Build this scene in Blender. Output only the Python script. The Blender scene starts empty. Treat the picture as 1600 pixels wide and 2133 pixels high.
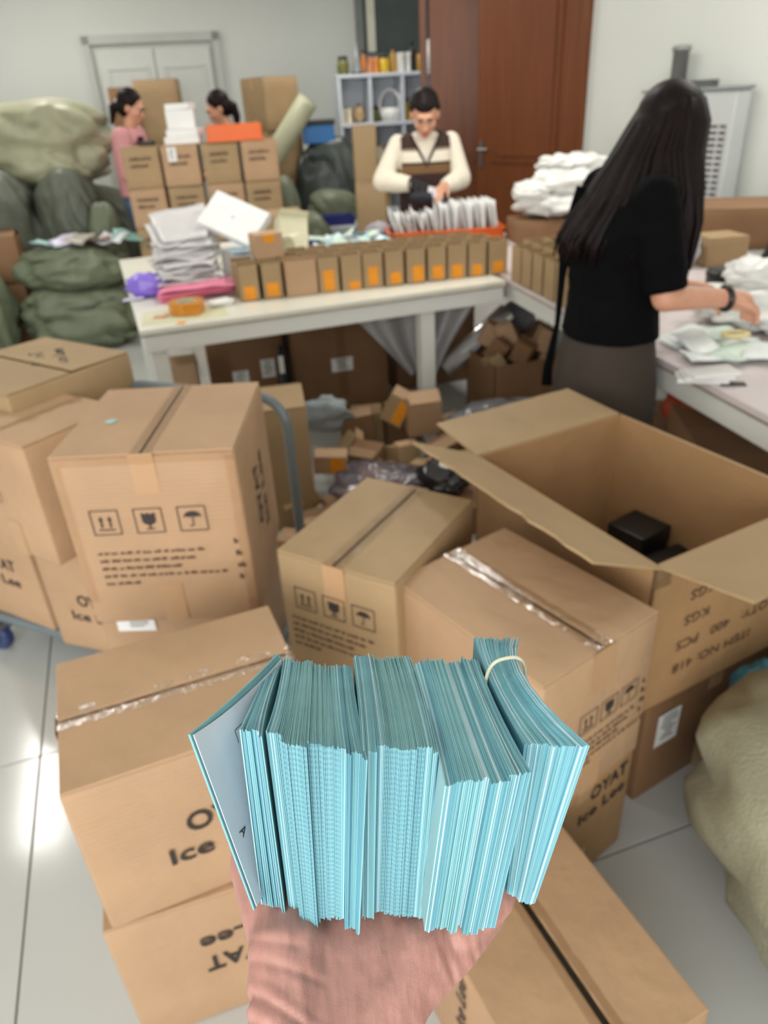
import bpy, bmesh, math, random
from mathutils import Vector, Matrix, noise, Euler
random.seed(7)
R = math.radians
scene = bpy.context.scene
COL = scene.collection

# ------------------------------------------------------------------ camera
cam_d = bpy.data.cameras.new('camera'); cam = bpy.data.objects.new('camera', cam_d); COL.objects.link(cam)
cam_d.sensor_fit = 'HORIZONTAL'; cam_d.sensor_width = 36.0; cam_d.lens = 33.75
cam_d.clip_start = 0.02; cam_d.clip_end = 60
cam.matrix_world = Matrix(((0.99838, 0.05687, 0.0, 0.0),
                           (-0.02811, 0.49353, -0.86928, 0.0),
                           (-0.04943, 0.86787, 0.49433, 1.5),
                           (0, 0, 0, 1)))
cam_d.dof.use_dof = True; cam_d.dof.focus_distance = 0.325; cam_d.dof.aperture_fstop = 14.5
scene.camera = cam

# ------------------------------------------------------------------ light
world = bpy.data.worlds.new('daylight'); scene.world = world; world.use_nodes = True
bg = world.node_tree.nodes['Background']; bg.inputs[0].default_value = (0.93, 0.97, 1.0, 1); bg.inputs[1].default_value = 0.6
def area(name, loc, rot, sx, sy, power, col=(1, 1, 1)):
    l = bpy.data.lights.new(name, 'AREA'); l.shape = 'RECTANGLE'; l.size = sx; l.size_y = sy; l.energy = power; l.color = col
    o = bpy.data.objects.new(name, l); COL.objects.link(o); o.location = loc; o.rotation_euler = rot
    return o
# daylight entering through the wide shop window in the wall behind the photographer
area('window_daylight', (-1.35, -2.2, 1.55), (R(90), 0, R(-5)), 4.4, 2.3, 158, (1.0, 0.985, 0.96))
scene.view_settings.view_transform = 'Standard'
try: scene.view_settings.look = 'None'
except Exception: pass
scene.view_settings.gamma = 1.0; scene.view_settings.use_curve_mapping = False
scene.view_settings.exposure = 0.0

# ------------------------------------------------------------------ helpers
def lin(c):
    return tuple((v / 255 / 12.92) if v / 255 <= 0.04045 else ((v / 255 + 0.055) / 1.055) ** 2.4 for v in c)
MATS = {}
def mat(name, rgb, rough=0.6, metal=0.0, var=0.08, scale=6.0, bump=0.0, bscale=40.0, alpha=1.0, spec=0.5, coat=0.0,
        stretch=(1, 1, 1), emit=0.0, trans=0.0, sub=0.0, detail=4.0):
    if name in MATS: return MATS[name]
    m = bpy.data.materials.new(name); m.use_nodes = True; nt = m.node_tree; N = nt.nodes; L = nt.links
    b = N['Principled BSDF']; c = lin(rgb)
    tc = N.new('ShaderNodeTexCoord'); mp = N.new('ShaderNodeMapping'); mp.inputs['Scale'].default_value = stretch
    L.new(tc.outputs['Object'], mp.inputs['Vector'])
    n = N.new('ShaderNodeTexNoise'); n.inputs['Scale'].default_value = scale; n.inputs['Detail'].default_value = detail
    L.new(mp.outputs[0], n.inputs['Vector'])
    rp = N.new('ShaderNodeValToRGB')
    rp.color_ramp.elements[0].position = 0.3; rp.color_ramp.elements[1].position = 0.7
    rp.color_ramp.elements[0].color = (*[v * (1 - var) for v in c], 1)
    rp.color_ramp.elements[1].color = (*[min(1, v * (1 + var)) for v in c], 1)
    L.new(n.outputs['Fac'], rp.inputs[0]); L.new(rp.outputs[0], b.inputs['Base Color'])
    b.inputs['Roughness'].default_value = rough; b.inputs['Metallic'].default_value = metal
    b.inputs['Specular IOR Level'].default_value = spec; b.inputs['Alpha'].default_value = alpha
    b.inputs['Coat Weight'].default_value = coat
    b.inputs['Transmission Weight'].default_value = trans
    if sub:
        b.inputs['Subsurface Weight'].default_value = sub; b.inputs['Subsurface Radius'].default_value = (0.012, 0.004, 0.002); b.inputs['Subsurface Scale'].default_value = 0.5
    if emit:
        b.inputs['Emission Color'].default_value = (*c, 1); b.inputs['Emission Strength'].default_value = emit
    if bump:
        n2 = N.new('ShaderNodeTexNoise'); n2.inputs['Scale'].default_value = bscale; n2.inputs['Detail'].default_value = 5
        L.new(mp.outputs[0], n2.inputs['Vector'])
        bp = N.new('ShaderNodeBump'); bp.inputs['Strength'].default_value = bump; bp.inputs['Distance'].default_value = 0.01
        L.new(n2.outputs['Fac'], bp.inputs['Height']); L.new(bp.outputs[0], b.inputs['Normal'])
    MATS[name] = m
    return m
def cardboard(name, rgb, rough=0.62):
    """kraft board: blotchy tan, faint fluting lines, soft dents"""
    m = mat(name, rgb, rough, var=0.09, scale=3.5, spec=0.35)
    nt = m.node_tree; N = nt.nodes; L = nt.links; b = N['Principled BSDF']
    tc = next(n for n in N if n.type == 'TEX_COORD')
    w = N.new('ShaderNodeTexWave'); w.bands_direction = 'Z'; w.inputs['Scale'].default_value = 30; w.inputs['Distortion'].default_value = 1.5
    L.new(tc.outputs['Object'], w.inputs['Vector'])
    n = N.new('ShaderNodeTexNoise'); n.inputs['Scale'].default_value = 9; n.inputs['Detail'].default_value = 6
    L.new(tc.outputs['Object'], n.inputs['Vector'])
    mx = N.new('ShaderNodeMath'); mx.operation = 'MULTIPLY_ADD'; mx.inputs[1].default_value = 0.06
    L.new(w.outputs['Fac'], mx.inputs[0]); L.new(n.outputs['Fac'], mx.inputs[2])
    bp = N.new('ShaderNodeBump'); bp.inputs['Strength'].default_value = 0.5; bp.inputs['Distance'].default_value = 0.014
    L.new(mx.outputs[0], bp.inputs['Height']); L.new(bp.outputs[0], b.inputs['Normal'])
    return m

class G:
    """collects closed shapes, builds ONE mesh"""
    def __init__(s): s.v = []; s.f = []; s.mi = []; s.cur = 0
    def add(s, vs, fs, T=None):
        o = len(s.v)
        s.v += [tuple(T @ Vector(v)) if T else tuple(v) for v in vs]
        s.f += [tuple(i + o for i in f) for f in fs]; s.mi += [s.cur] * len(fs)
        return s
    def box(s, c, d, T=None):
        x, y, z = (v / 2 for v in d); cx, cy, cz = c
        vs = [(cx + i * x, cy + j * y, cz + k * z) for k in (-1, 1) for j in (-1, 1) for i in (-1, 1)]
        return s.add(vs, [(0, 2, 3, 1), (4, 5, 7, 6), (0, 1, 5, 4), (2, 6, 7, 3), (0, 4, 6, 2), (1, 3, 7, 5)], T)
    def prism(s, pts, z0, z1, T=None):
        n = len(pts)
        vs = [(x, y, z0) for x, y in pts] + [(x, y, z1) for x, y in pts]
        fs = [tuple(range(n - 1, -1, -1)), tuple(range(n, 2 * n))] + [(i, (i + 1) % n, n + (i + 1) % n, n + i) for i in range(n)]
        return s.add(vs, fs, T)
    def loft(s, rings, cap=True, T=None):
        n = len(rings[0]); vs = [p for r in rings for p in r]; fs = []
        for k in range(len(rings) - 1):
            for i in range(n):
                j = (i + 1) % n; fs.append((k * n + i, k * n + j, (k + 1) * n + j, (k + 1) * n + i))
        if cap: fs += [tuple(range(n - 1, -1, -1)), tuple(range((len(rings) - 1) * n, len(rings) * n))]
        return s.add(vs, fs, T)
    def tube(s, pts, rad, n=10, flat=1.0, T=None, closed=False):
        pts = [Vector(p) for p in pts]
        if not hasattr(rad, '__len__'): rad = [rad] * len(pts)
        rings = []; up = None
        for k, p in enumerate(pts):
            if closed: t = pts[(k + 1) % len(pts)] - pts[k - 1]
            else: t = pts[min(k + 1, len(pts) - 1)] - pts[max(k - 1, 0)]
            t.normalize()
            if up is None: up = Vector((0, 0, 1)) if abs(t.z) < 0.9 else Vector((0, 1, 0))
            a = t.cross(up)
            if a.length < 1e-5: a = t.orthogonal()
            a.normalize(); up = a.cross(t).normalized()
            rings.append([p + (a * math.cos(q) + up * math.sin(q) * flat) * rad[k] for q in (2 * math.pi * i / n for i in range(n))])
        if closed: rings.append(rings[0]); return s.loft(rings, False, T)
        return s.loft(rings, True, T)
    def ball(s, c, r, T=None, nu=14, nv=9, rot=None):
        if not hasattr(r, '__len__'): r = (r, r, r)
        vs = [(0, 0, -1)]
        for j in range(1, nv):
            a = -math.pi / 2 + math.pi * j / nv
            vs += [(math.cos(a) * math.cos(2 * math.pi * i / nu), math.cos(a) * math.sin(2 * math.pi * i / nu), math.sin(a)) for i in range(nu)]
        vs.append((0, 0, 1)); fs = []
        for i in range(nu): fs.append((0, 1 + (i + 1) % nu, 1 + i))
        for j in range(nv - 2):
            for i in range(nu):
                a = 1 + j * nu; fs.append((a + i, a + (i + 1) % nu, a + nu + (i + 1) % nu, a + nu + i))
        t = len(vs) - 1; a = 1 + (nv - 2) * nu
        for i in range(nu): fs.append((a + i, a + (i + 1) % nu, t))
        Q = Matrix.Translation(c) @ (rot.to_4x4() if rot else Matrix()) @ Matrix.Diagonal((*r, 1))
        return s.add(vs, fs, (T @ Q) if T else Q)
    def cap(s, pts, rad, n=12, T=None, flat=1.0):
        """limb: tapered tube with rounded ends"""
        if not hasattr(rad, '__len__'): rad = [rad] * len(pts)
        s.tube(pts, rad, n, flat, T)
        s.ball(pts[0], rad[0] * 0.99, T, 12, 8); s.ball(pts[-1], rad[-1] * 0.99, T, 12, 8)
        return s
    def lathe(s, prof, n=16, T=None):
        return s.loft([[(r * math.cos(2 * math.pi * i / n), r * math.sin(2 * math.pi * i / n), z) for i in range(n)] for r, z in prof], True, T)
    def mesh(s, name, smooth=False):
        me = bpy.data.meshes.new(name); me.from_pydata(s.v, [], s.f); me.update()
        if any(s.mi): me.polygons.foreach_set('material_index', s.mi)
        if smooth: me.polygons.foreach_set('use_smooth', [True] * len(me.polygons))
        return me
    def remesh(s, name, voxel, smooth=4, factor=0.5):
        me = s.mesh('tmp'); o = bpy.data.objects.new('tmp', me); COL.objects.link(o)
        md = o.modifiers.new('r', 'REMESH'); md.mode = 'VOXEL'; md.voxel_size = voxel; md.use_smooth_shade = True
        if smooth:
            sm = o.modifiers.new('s', 'SMOOTH'); sm.iterations = smooth; sm.factor = factor
        dg = bpy.context.evaluated_depsgraph_get(); out = bpy.data.meshes.new_from_object(o.evaluated_get(dg)); out.name = name
        bpy.data.objects.remove(o); bpy.data.meshes.remove(me)
        out.materials.clear(); out.polygons.foreach_set('use_smooth', [True] * len(out.polygons))
        return out
def bbox(d, bev=0.004, seg=2, base=True):
    """bevelled box mesh, base at z=0"""
    bm = bmesh.new(); bmesh.ops.create_cube(bm, size=1.0)
    for v in bm.verts: v.co = Vector((v.co.x * d[0], v.co.y * d[1], (v.co.z + (0.5 if base else 0)) * d[2]))
    bmesh.ops.bevel(bm, geom=bm.edges[:], offset=bev, segments=seg, affect='EDGES', profile=0.5)
    me = bpy.data.meshes.new('m'); bm.to_mesh(me); bm.free(); return me
def obj(name, me, m, parent=None, T=None):
    if isinstance(me, G): me = me.mesh(name)
    me.name = name
    o = bpy.data.objects.new(name, me); COL.objects.link(o)
    if m is not None and not me.materials:
        for x in (m if isinstance(m, (list, tuple)) else [m]): me.materials.append(x)
    if parent: o.parent = parent
    if T is not None: o.matrix_local = T
    return o
def tag(o, label, cat, group=None, kind=None):
    o['label'] = label; o['category'] = cat
    if group: o['group'] = group
    if kind: o['kind'] = kind
    return o
def thing(name, label, cat, loc=(0, 0, 0), rotz=0.0, group=None, rx=0.0, ry=0.0):
    o = bpy.data.objects.new(name, None); COL.objects.link(o); o.empty_display_size = 0.05
    o.location = loc; o.rotation_euler = (rx, ry, rotz)
    return tag(o, label, cat, group)
def struct(name, me, m, parent=None, T=None):
    o = obj(name, me, m, parent, T)
    if parent is None: o['kind'] = 'structure'
    return o
def dup(root, loc, rotz=None, label=None, group=None):
    r = root.copy(); COL.objects.link(r); r.location = loc
    if rotz is not None: r.rotation_euler = (root.rotation_euler[0], root.rotation_euler[1], rotz)
    if label: r['label'] = label
    if group: r['group'] = group
    for ch in list(root.children):
        c = ch.copy(); COL.objects.link(c); c.parent = r
        for g in list(ch.children):
            d = g.copy(); COL.objects.link(d); d.parent = c
    return r
_txt = {}
def text_mesh(s, size, align='CENTER', bold=0.0, shear=0.0):
    k = (s, size, align, bold)
    if k in _txt: return _txt[k]
    cu = bpy.data.curves.new('t', 'FONT'); cu.body = s; cu.size = size; cu.align_x = align; cu.align_y = 'CENTER'; cu.offset = bold; cu.resolution_u = 3
    o = bpy.data.objects.new('t', cu); COL.objects.link(o)
    me = bpy.data.meshes.new_from_object(o.evaluated_get(bpy.context.evaluated_depsgraph_get()))
    bpy.data.objects.remove(o); bpy.data.curves.remove(cu); me.materials.clear(); _txt[k] = me
    return me
def fbm(p, o=4): return noise.fractal(Vector(p), 1.0, 2.0, o)
ORD = ['first', 'second', 'third', 'fourth', 'fifth', 'sixth', 'seventh', 'eighth', 'ninth', 'tenth', 'eleventh', 'twelfth', 'thirteenth', 'fourteenth', 'fifteenth', 'sixteenth',
       'seventeenth', 'eighteenth', 'nineteenth', 'twentieth', 'twenty-first', 'twenty-second', 'twenty-third', 'twenty-fourth', 'twenty-fifth', 'twenty-sixth']

# ------------------------------------------------------------------ materials
CARD = cardboard('kraft_board', (184, 150, 117))
CARD2 = cardboard('kraft_board_olive', (168, 141, 105))
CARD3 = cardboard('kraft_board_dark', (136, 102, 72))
CARD4 = cardboard('kraft_board_orange', (174, 137, 97))
def film(name, rgb, body, rough=0.1, gloss=1.0, bump=0.5, bscale=20):
    """thin clear film: mostly see-through, some milky body, fresnel highlights"""
    m = bpy.data.materials.new(name); m.use_nodes = True; nt = m.node_tree; N = nt.nodes; L = nt.links; N.remove(N['Principled BSDF']); out = N['Material Output']
    tr = N.new('ShaderNodeBsdfTransparent'); tr.inputs[0].default_value = (*[0.85 + 0.15 * v for v in lin(rgb)], 1)
    df = N.new('ShaderNodeBsdfDiffuse'); df.inputs[0].default_value = (*lin(rgb), 1)
    tl = N.new('ShaderNodeBsdfTranslucent'); tl.inputs[0].default_value = (*lin(rgb), 1)
    gl = N.new('ShaderNodeBsdfGlossy'); gl.inputs['Roughness'].default_value = rough
    tc = N.new('ShaderNodeTexCoord'); n = N.new('ShaderNodeTexNoise'); n.inputs['Scale'].default_value = bscale; n.inputs['Detail'].default_value = 4; L.new(tc.outputs['Object'], n.inputs['Vector'])
    bp = N.new('ShaderNodeBump'); bp.inputs['Strength'].default_value = bump; bp.inputs['Distance'].default_value = 0.01; L.new(n.outputs['Fac'], bp.inputs['Height'])
    for q in (df, gl): L.new(bp.outputs[0], q.inputs['Normal'])
    m0 = N.new('ShaderNodeMixShader'); m0.inputs[0].default_value = 0.3; L.new(df.outputs[0], m0.inputs[1]); L.new(tl.outputs[0], m0.inputs[2])
    m1 = N.new('ShaderNodeMixShader'); m1.inputs[0].default_value = body; L.new(tr.outputs[0], m1.inputs[1]); L.new(m0.outputs[0], m1.inputs[2])
    fr = N.new('ShaderNodeFresnel'); fr.inputs[0].default_value = 1.45; L.new(bp.outputs[0], fr.inputs['Normal'])
    ml = N.new('ShaderNodeMath'); ml.operation = 'MULTIPLY'; ml.inputs[1].default_value = gloss; ml.use_clamp = True; L.new(fr.outputs[0], ml.inputs[0])
    m2 = N.new('ShaderNodeMixShader'); L.new(ml.outputs[0], m2.inputs[0]); L.new(m1.outputs[0], m2.inputs[1]); L.new(gl.outputs[0], m2.inputs[2]); L.new(m2.outputs[0], out.inputs['Surface'])
    return m
TAPE = film('clear_tape', (225, 200, 160), 0.04, 0.2, 0.4, 0.7, 40)
INK = mat('box_ink', (52, 44, 40), 0.7, var=0.15, scale=40)
INKB = mat('box_ink_brown', (92, 66, 50), 0.7, var=0.15, scale=40)
WHITE = mat('white_paint', (228, 228, 224), 0.5, var=0.03)
PAPER = mat('white_paper', (238, 238, 236), 0.6, var=0.03)
BAGW = mat('white_poly', (236, 236, 232), 0.35, var=0.04, bump=0.3, bscale=18, spec=0.5)
FILM = film('clear_film', (240, 240, 242), 0.6, 0.2, 1.4, 0.6, 14)
FILMG = film('grey_film', (170, 170, 176), 0.45, 0.15, 1.6, 0.8, 18)
FILMP = film('purple_film', (130, 116, 142), 0.35, 0.1, 1.8, 0.9, 22)
SACKG = mat('sack_green', (104, 112, 90), 0.5, var=0.16, scale=3, bump=0.25, bscale=60)
SACKD = mat('sack_dark', (92, 97, 84), 0.45, var=0.18, scale=3, bump=0.3, bscale=40)
SACKP = mat('sack_pale', (166, 166, 138), 0.45, var=0.14, scale=3, bump=0.25, bscale=50)
SACKB = mat('sack_beige', (160, 158, 134), 0.5, var=0.1, scale=4, bump=0.35, bscale=150)
BLACK = mat('black_plastic', (26, 26, 28), 0.4, var=0.2)
ORANGE = mat('orange_plastic', (232, 104, 30), 0.4, var=0.05)
STICK = mat('orange_sticker', (236, 150, 24), 0.5, var=0.08, scale=30)
SKIN = mat('skin', (216, 160, 132), 0.5, var=0.06, scale=30, bump=0.08, bscale=220, sub=0.15)
HAIR = mat('dark_hair', (24, 14, 14), 0.5, var=0.4, scale=30, stretch=(8, 8, 0.6), spec=0.18)
STEEL = mat('brushed_steel', (150, 152, 152), 0.3, metal=0.9, var=0.1)

# ================================================================== room
AX = R(17.5); U = Vector((math.cos(AX), math.sin(AX), 0)); V = Vector((-math.sin(AX), math.cos(AX), 0))
WALL = mat('wall_plaster', (214, 217, 211), 0.7, var=0.03, scale=1.2, bump=0.05, bscale=30)
GROUT = mat('grout', (120, 120, 116), 0.8, var=0.1)
TILE = mat('porcelain_tile', (198, 200, 197), 0.13, var=0.035, scale=1.6, spec=0.5)
floor = struct('floor', G().box((0, 3.6, -0.03), (13, 14, 0.05)), GROUT)
TS = 0.8; tile_me = bbox((TS - 0.004, TS - 0.004, 0.006), 0.0012, 1)
RT = Matrix.Rotation(AX, 4, 'Z')
for i in range(-6, 9):
    for j in range(-4, 13):
        u = -0.505 + (i + 0.5) * TS; w = 0.83 + (j + 0.5) * TS
        p = U * u + V * w
        if -4.3 < p.x < 3.9 and -2.2 < p.y < 9.9:
            obj('tile', tile_me, TILE, floor, Matrix.Translation((p.x, p.y, -0.0055)) @ RT)
struct('ceiling', G().box((0, 3.6, 3.13), (13, 14, 0.1)), mat('ceiling_paint', (225, 226, 222), 0.8, var=0.02))
def wall(name, a, b, h=3.08, t=0.12, z=0.0, m=None):
    a = Vector((*a, 0)); b = Vector((*b, 0)); d = b - a
    T = Matrix.Translation((a + b) / 2) @ Matrix.Rotation(math.atan2(d.y, d.x), 4, 'Z')
    return struct(name, G().box((0, t / 2, z + h / 2), (d.length, t, h)), m or WALL, None, T)
# far wall runs gently away to the right; the right-hand wall comes back towards the camera
wb = wall('wall_back', (-5.2, 8.45), (0.9, 9.75))
wr = wall('wall_right', (1.62, 6.02), (3.9, 2.56))
wall('wall_left', (-4.7, -2.4), (-4.7, 8.6))
wall('wall_right_near', (3.9, 2.6), (3.9, -2.4))
# partition beside the brown door and the dark recess behind it
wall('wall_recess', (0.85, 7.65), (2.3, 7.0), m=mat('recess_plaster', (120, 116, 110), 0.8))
wall('wall_light_block', (0.5, 7.0), (1.64, 6.0), h=0.66, z=2.42)  # unseen block added above the brown doors to keep lamp light off them
# wall with the shop window behind the photographer (never seen, lets the daylight in)
wall('wall_front_sill', (3.9, -2.4), (-4.7, -2.4), h=0.35)
wall('wall_front_lintel', (3.9, -2.4), (-4.7, -2.4), h=0.3, z=2.78)
wall('wall_front_pier', (-3.7, -2.4), (-4.7, -2.4)); wall('wall_front_pier_right', (3.9, -2.4), (1.0, -2.4))
BWD = Vector((6.1, 1.3, 0)).normalized(); BWA = math.atan2(BWD.y, BWD.x)
def on_back(x, z=0.0, off=0.0):
    """point on the far wall, off metres in front of it"""
    t = (x + 5.2) / BWD.x; p = Vector((-5.2, 8.45, 0)) + BWD * t + Vector((BWD.y, -BWD.x, 0)) * off
    return Matrix.Translation((p.x, p.y, z)) @ Matrix.Rotation(BWA, 4, 'Z')
# white double door
DW = mat('door_white', (206, 208, 202), 0.45, var=0.02); DF = mat('door_frame_grey', (188, 191, 185), 0.5, var=0.03)
d1 = struct('door_1', G().box((0, -0.01, 1.1), (1.28, 0.03, 2.16)), DF, None, on_back(-2.16, 0, 0.0))
for s in (-1, 1):
    lf = obj('door_leaf', bbox((0.575, 0.04, 2.08), 0.004), DW, d1, Matrix.Translation((s * 0.292, -0.045, 0.03)))
    for z0, h in ((0.2, 0.72), (1.05, 0.86)):
        g = G()
        for dx, dz, w, hh in ((0, h / 2, 0.40, 0.03), (0, -h / 2, 0.40, 0.03), (0.2, 0, 0.03, h), (-0.2, 0, 0.03, h)): g.box((dx, -0.026, z0 + h / 2 + dz), (w, 0.016, hh))
        obj('panel_moulding', g, DW, lf)
    obj('door_handle', G().tube([(-s * 0.24, -0.03, 1.0), (-s * 0.24, -0.06, 1.0), (-s * 0.14, -0.06, 1.0)], 0.01), STEEL, lf)
g = G()
for x, z, w, h in ((-0.66, 1.1, 0.07, 2.27), (0.66, 1.1, 0.07, 2.27), (0, 2.2, 1.39, 0.08)): g.box((x, -0.035, z), (w, 0.07, h))
obj('door_casing', g, DF, d1)
# interior window of the far wall: dark glass, pale frame
wn = struct('window_1', G().box((0, -0.01, 0), (1.34, 0.03, 1.5)), mat('window_glass_dark', (92, 98, 96), 0.15, var=0.05, spec=0.6), None, on_back(0.70, 2.72))
g = G()
for x, z, w, h in ((-0.69, 0, 0.08, 1.6), (0.69, 0, 0.08, 1.6), (0, 0.78, 1.4, 0.06), (0, -0.78, 1.4, 0.06)): g.box((x, -0.03, z), (w, 0.07, h))
obj('window_frame', g, mat('window_frame_grey', (128, 132, 128), 0.4), wn)
obj('pane_reflection', G().box((-0.56, -0.04, -0.28), (0.09, 0.02, 0.9)), mat('pale_reflection', (226, 224, 204), 0.6), wn)  # pale strip set on the glass as a painted light reflection
# brown moulded door: right leaf stands open towards the room, left leaf further back in shade
BROWN = mat('brown_veneer', (112, 62, 32), 0.38, var=0.14, scale=4, stretch=(9, 9, 0.5), spec=0.4)
def brown_leaf(name, a, b, h=2.36, flip=False):
    a = Vector((*a, 0)); b = Vector((*b, 0)); d = b - a; w = d.length
    T = Matrix.Translation((a + b) / 2) @ Matrix.Rotation(math.atan2(d.y, d.x), 4, 'Z')
    o = struct(name, bbox((w, 0.045, h), 0.004), BROWN, None, T)
    iw = w - 0.30
    # raised panels: upper with arched head, lower rectangular
    def arch(x0, x1, z0, z1, rise):
        pts = [(x0, z0), (x1, z0), (x1, z1 - rise)]
        for k in range(1, 10):
            t = k / 10; pts.append((x1 + (x0 - x1) * t, z1 - rise + rise * math.sin(math.pi * t)))
        pts.append((x0, z1 - rise)); return pts
    RX = Matrix.Rotation(R(90), 4, 'X')
    for (z0, z1, rise) in ((1.02, 2.2, 0.09), (0.16, 0.86, 0.0)):
        p = arch(-iw / 2, iw / 2, z0, z1, max(rise, 0.0005))
        me = G().prism(p, 0.0225, 0.034, RX); obj('panel', me, BROWN, o)
        q = arch(-iw / 2 + 0.05, iw / 2 - 0.05, z0 + 0.05, z1 - 0.05, max(rise, 0.0005))
        obj('panel_field', G().prism(q, 0.034, 0.044, RX), BROWN, o)
    obj('lock_plate', G().box((-w / 2 + 0.045, -0.026, 1.08), (0.035, 0.01, 0.2)).tube([(-w / 2 + 0.045, -0.03, 1.12), (-w / 2 + 0.045, -0.07, 1.12), (-w / 2 + 0.14, -0.07, 1.12)], 0.009), STEEL, o)
    return o
brown_leaf('door_2', (0.965, 6.72), (1.60, 6.06))
brown_leaf('door_3', (0.60, 7.12), (1.32, 6.98))
g = G().box((0, 0, 1.2), (0.07, 0.12, 2.4)); struct('trim_1', g, BROWN, None, Matrix.Translation((1.64, 6.03, 0)) @ Matrix.Rotation(R(-56), 4, 'Z'))
g = G().box((0, 0, 1.2), (0.05, 0.1, 2.4)); struct('trim_2', g, BROWN, None, Matrix.Translation((0.55, 7.14, 0)) @ Matrix.Rotation(R(-10), 4, 'Z'))
# ceiling fittings
TUBE = mat('lamp_diffuser', (255, 250, 240), 0.5, emit=7.0, var=0.0)
for k, (x, y) in enumerate(((-2.75, 3.9), (0.2, 3.9), (2.3, 3.4), (-2.75, 7.2), (-0.2, 7.0))):
    pos = ['over the sacks', 'over the packing table', 'over the right hand table', 'in the far left corner', 'above the far shelves'][k]
    t = thing('ceiling_light', 'white twin tube ceiling light ' + pos, 'ceiling light', (x, y, 3.08), AX, 'twin tube ceiling lights')
    obj('housing', G().box((0, 0, -0.03), (0.3, 1.22, 0.06)), WHITE, t)
    for s in (-1, 1): obj('tube', G().tube([(s * 0.08, -0.58, -0.08), (s * 0.08, 0.58, -0.08)], 0.018), TUBE, t)
    l = area('tube_glow', (x, y, 2.96), (0, 0, AX), 0.3, 1.2, 27, (1.0, 0.97, 0.92))

# ================================================================== cartons
def face_frame(f, L, W, H):
    """local frame of a carton face: x right and y up as seen from outside, z outwards, origin at the face centre"""
    if f == 'f': return Matrix.Translation((0, -W / 2, H / 2)) @ Matrix.Rotation(R(90), 4, 'X')
    if f == 'b': return Matrix.Translation((0, W / 2, H / 2)) @ Matrix.Rotation(R(180), 4, 'Z') @ Matrix.Rotation(R(90), 4, 'X')
    if f == 'r': return Matrix.Translation((L / 2, 0, H / 2)) @ Matrix.Rotation(R(90), 4, 'Z') @ Matrix.Rotation(R(90), 4, 'X')
    if f == 'l': return Matrix.Translation((-L / 2, 0, H / 2)) @ Matrix.Rotation(R(-90), 4, 'Z') @ Matrix.Rotation(R(90), 4, 'X')
    return Matrix.Translation((0, 0, H))
def place(F, u, v, rot=0.0, off=0.0035): return F @ Matrix.Translation((u, v, off)) @ Matrix.Rotation(R(rot), 4, 'Z')
def frame_g(g, s, t):
    for x, y, w, h in ((0, s / 2, s + t, t), (0, -s / 2, s + t, t), (s / 2, 0, t, s), (-s / 2, 0, t, s)): g.box((x, y, 0), (w, h, 0.0004))
def icon_mesh(kind, s):
    g = G(); frame_g(g, s, s * 0.035); z0, z1 = -0.0002, 0.0002
    if kind == 'arrows':
        for sx in (-1, 1):
            x = sx * s * 0.16; w = s * 0.035
            g.prism([(x - w, -s * 0.2), (x + w, -s * 0.2), (x + w, s * 0.1), (x + 2.6 * w, s * 0.1), (x, s * 0.26), (x - 2.6 * w, s * 0.1), (x - w, s * 0.1)], z0, z1)
        g.box((0, -s * 0.3, 0), (s * 0.6, s * 0.05, 0.0004))
    elif kind == 'glass':
        p = [(-s * 0.25, s * 0.33), (-s * 0.1, s * 0.27), (-s * 0.02, s * 0.33), (s * 0.08, s * 0.26), (s * 0.25, s * 0.33)]
        p += [(s * 0.25 * math.cos(a), s * 0.02 + -s * 0.2 * math.sin(a)) for a in [math.pi * k / 8 for k in range(9)]]
        g.prism(p[::-1], z0, z1); g.box((0, -s * 0.24, 0), (s * 0.06, s * 0.2, 0.0004)); g.box((0, -s * 0.34, 0), (s * 0.3, s * 0.05, 0.0004))
    else:
        p = [(s * 0.32 * math.cos(a), s * 0.05 + s * 0.25 * math.sin(a)) for a in [math.pi * k / 10 for k in range(11)]]
        for k in range(1, 6): p.append((-s * 0.32 + s * 0.64 * k / 6, s * 0.05 + (s * 0.05 if k % 2 else 0)))
        g.prism(p, z0, z1); g.box((0, -s * 0.1, 0), (s * 0.035, s * 0.34, 0.0004))
        g.tube([(0, -s * 0.27, 0), (-s * 0.04, -s * 0.32, 0), (-s * 0.1, -s * 0.31, 0), (-s * 0.12, -s * 0.25, 0)], s * 0.018, 4, 0.2)
    return g
ICONS = {k: icon_mesh(k, 0.062).mesh(k) for k in ('arrows', 'glass', 'umbrella')}
def lines_mesh(ws, h=0.007, pitch=0.021, seed=1):
    g = G(); rd = random.Random(seed)
    for k, w in enumerate(ws):
        x = 0
        while x < w:
            ww = rd.uniform(0.008, 0.02); 
            if x + ww > w: break
            n = max(2, int(ww / 0.0042))
            for q in range(n):
                hh = h * rd.choice((0.6, 0.75, 1.0)); g.box((x + q * 0.0042 + 0.0017, -k * pitch + hh / 2, 0), (0.0039, hh, 0.0004))
            x += ww + 0.0025
    return g
LINES = lines_mesh([0.21, 0.185, 0.165, 0.245, 0.08]).mesh('lines')
VDASH = lines_mesh([0.02, 0.02, 0.02, 0.02], 0.012, 0.03, 3).mesh('vdash')
def icons_on(t, F, u0, v0, gap=0.085, k=1.0, ink=INK, lines=True, lv=-0.09):
    for i, kd in enumerate(('arrows', 'glass', 'umbrella')):
        obj('printed_icon', ICONS[kd], ink, t, place(F, u0 + (i - 1) * gap * k, v0) @ Matrix.Scale(k, 4))
    if lines: o_ = obj('printed_lines', LINES, INKB, t, place(F, u0 - 0.135 * k, v0 + lv * k) @ Matrix.Diagonal((k * 1.22, k, k, 1))); o_['kind'] = 'stuff'
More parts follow.
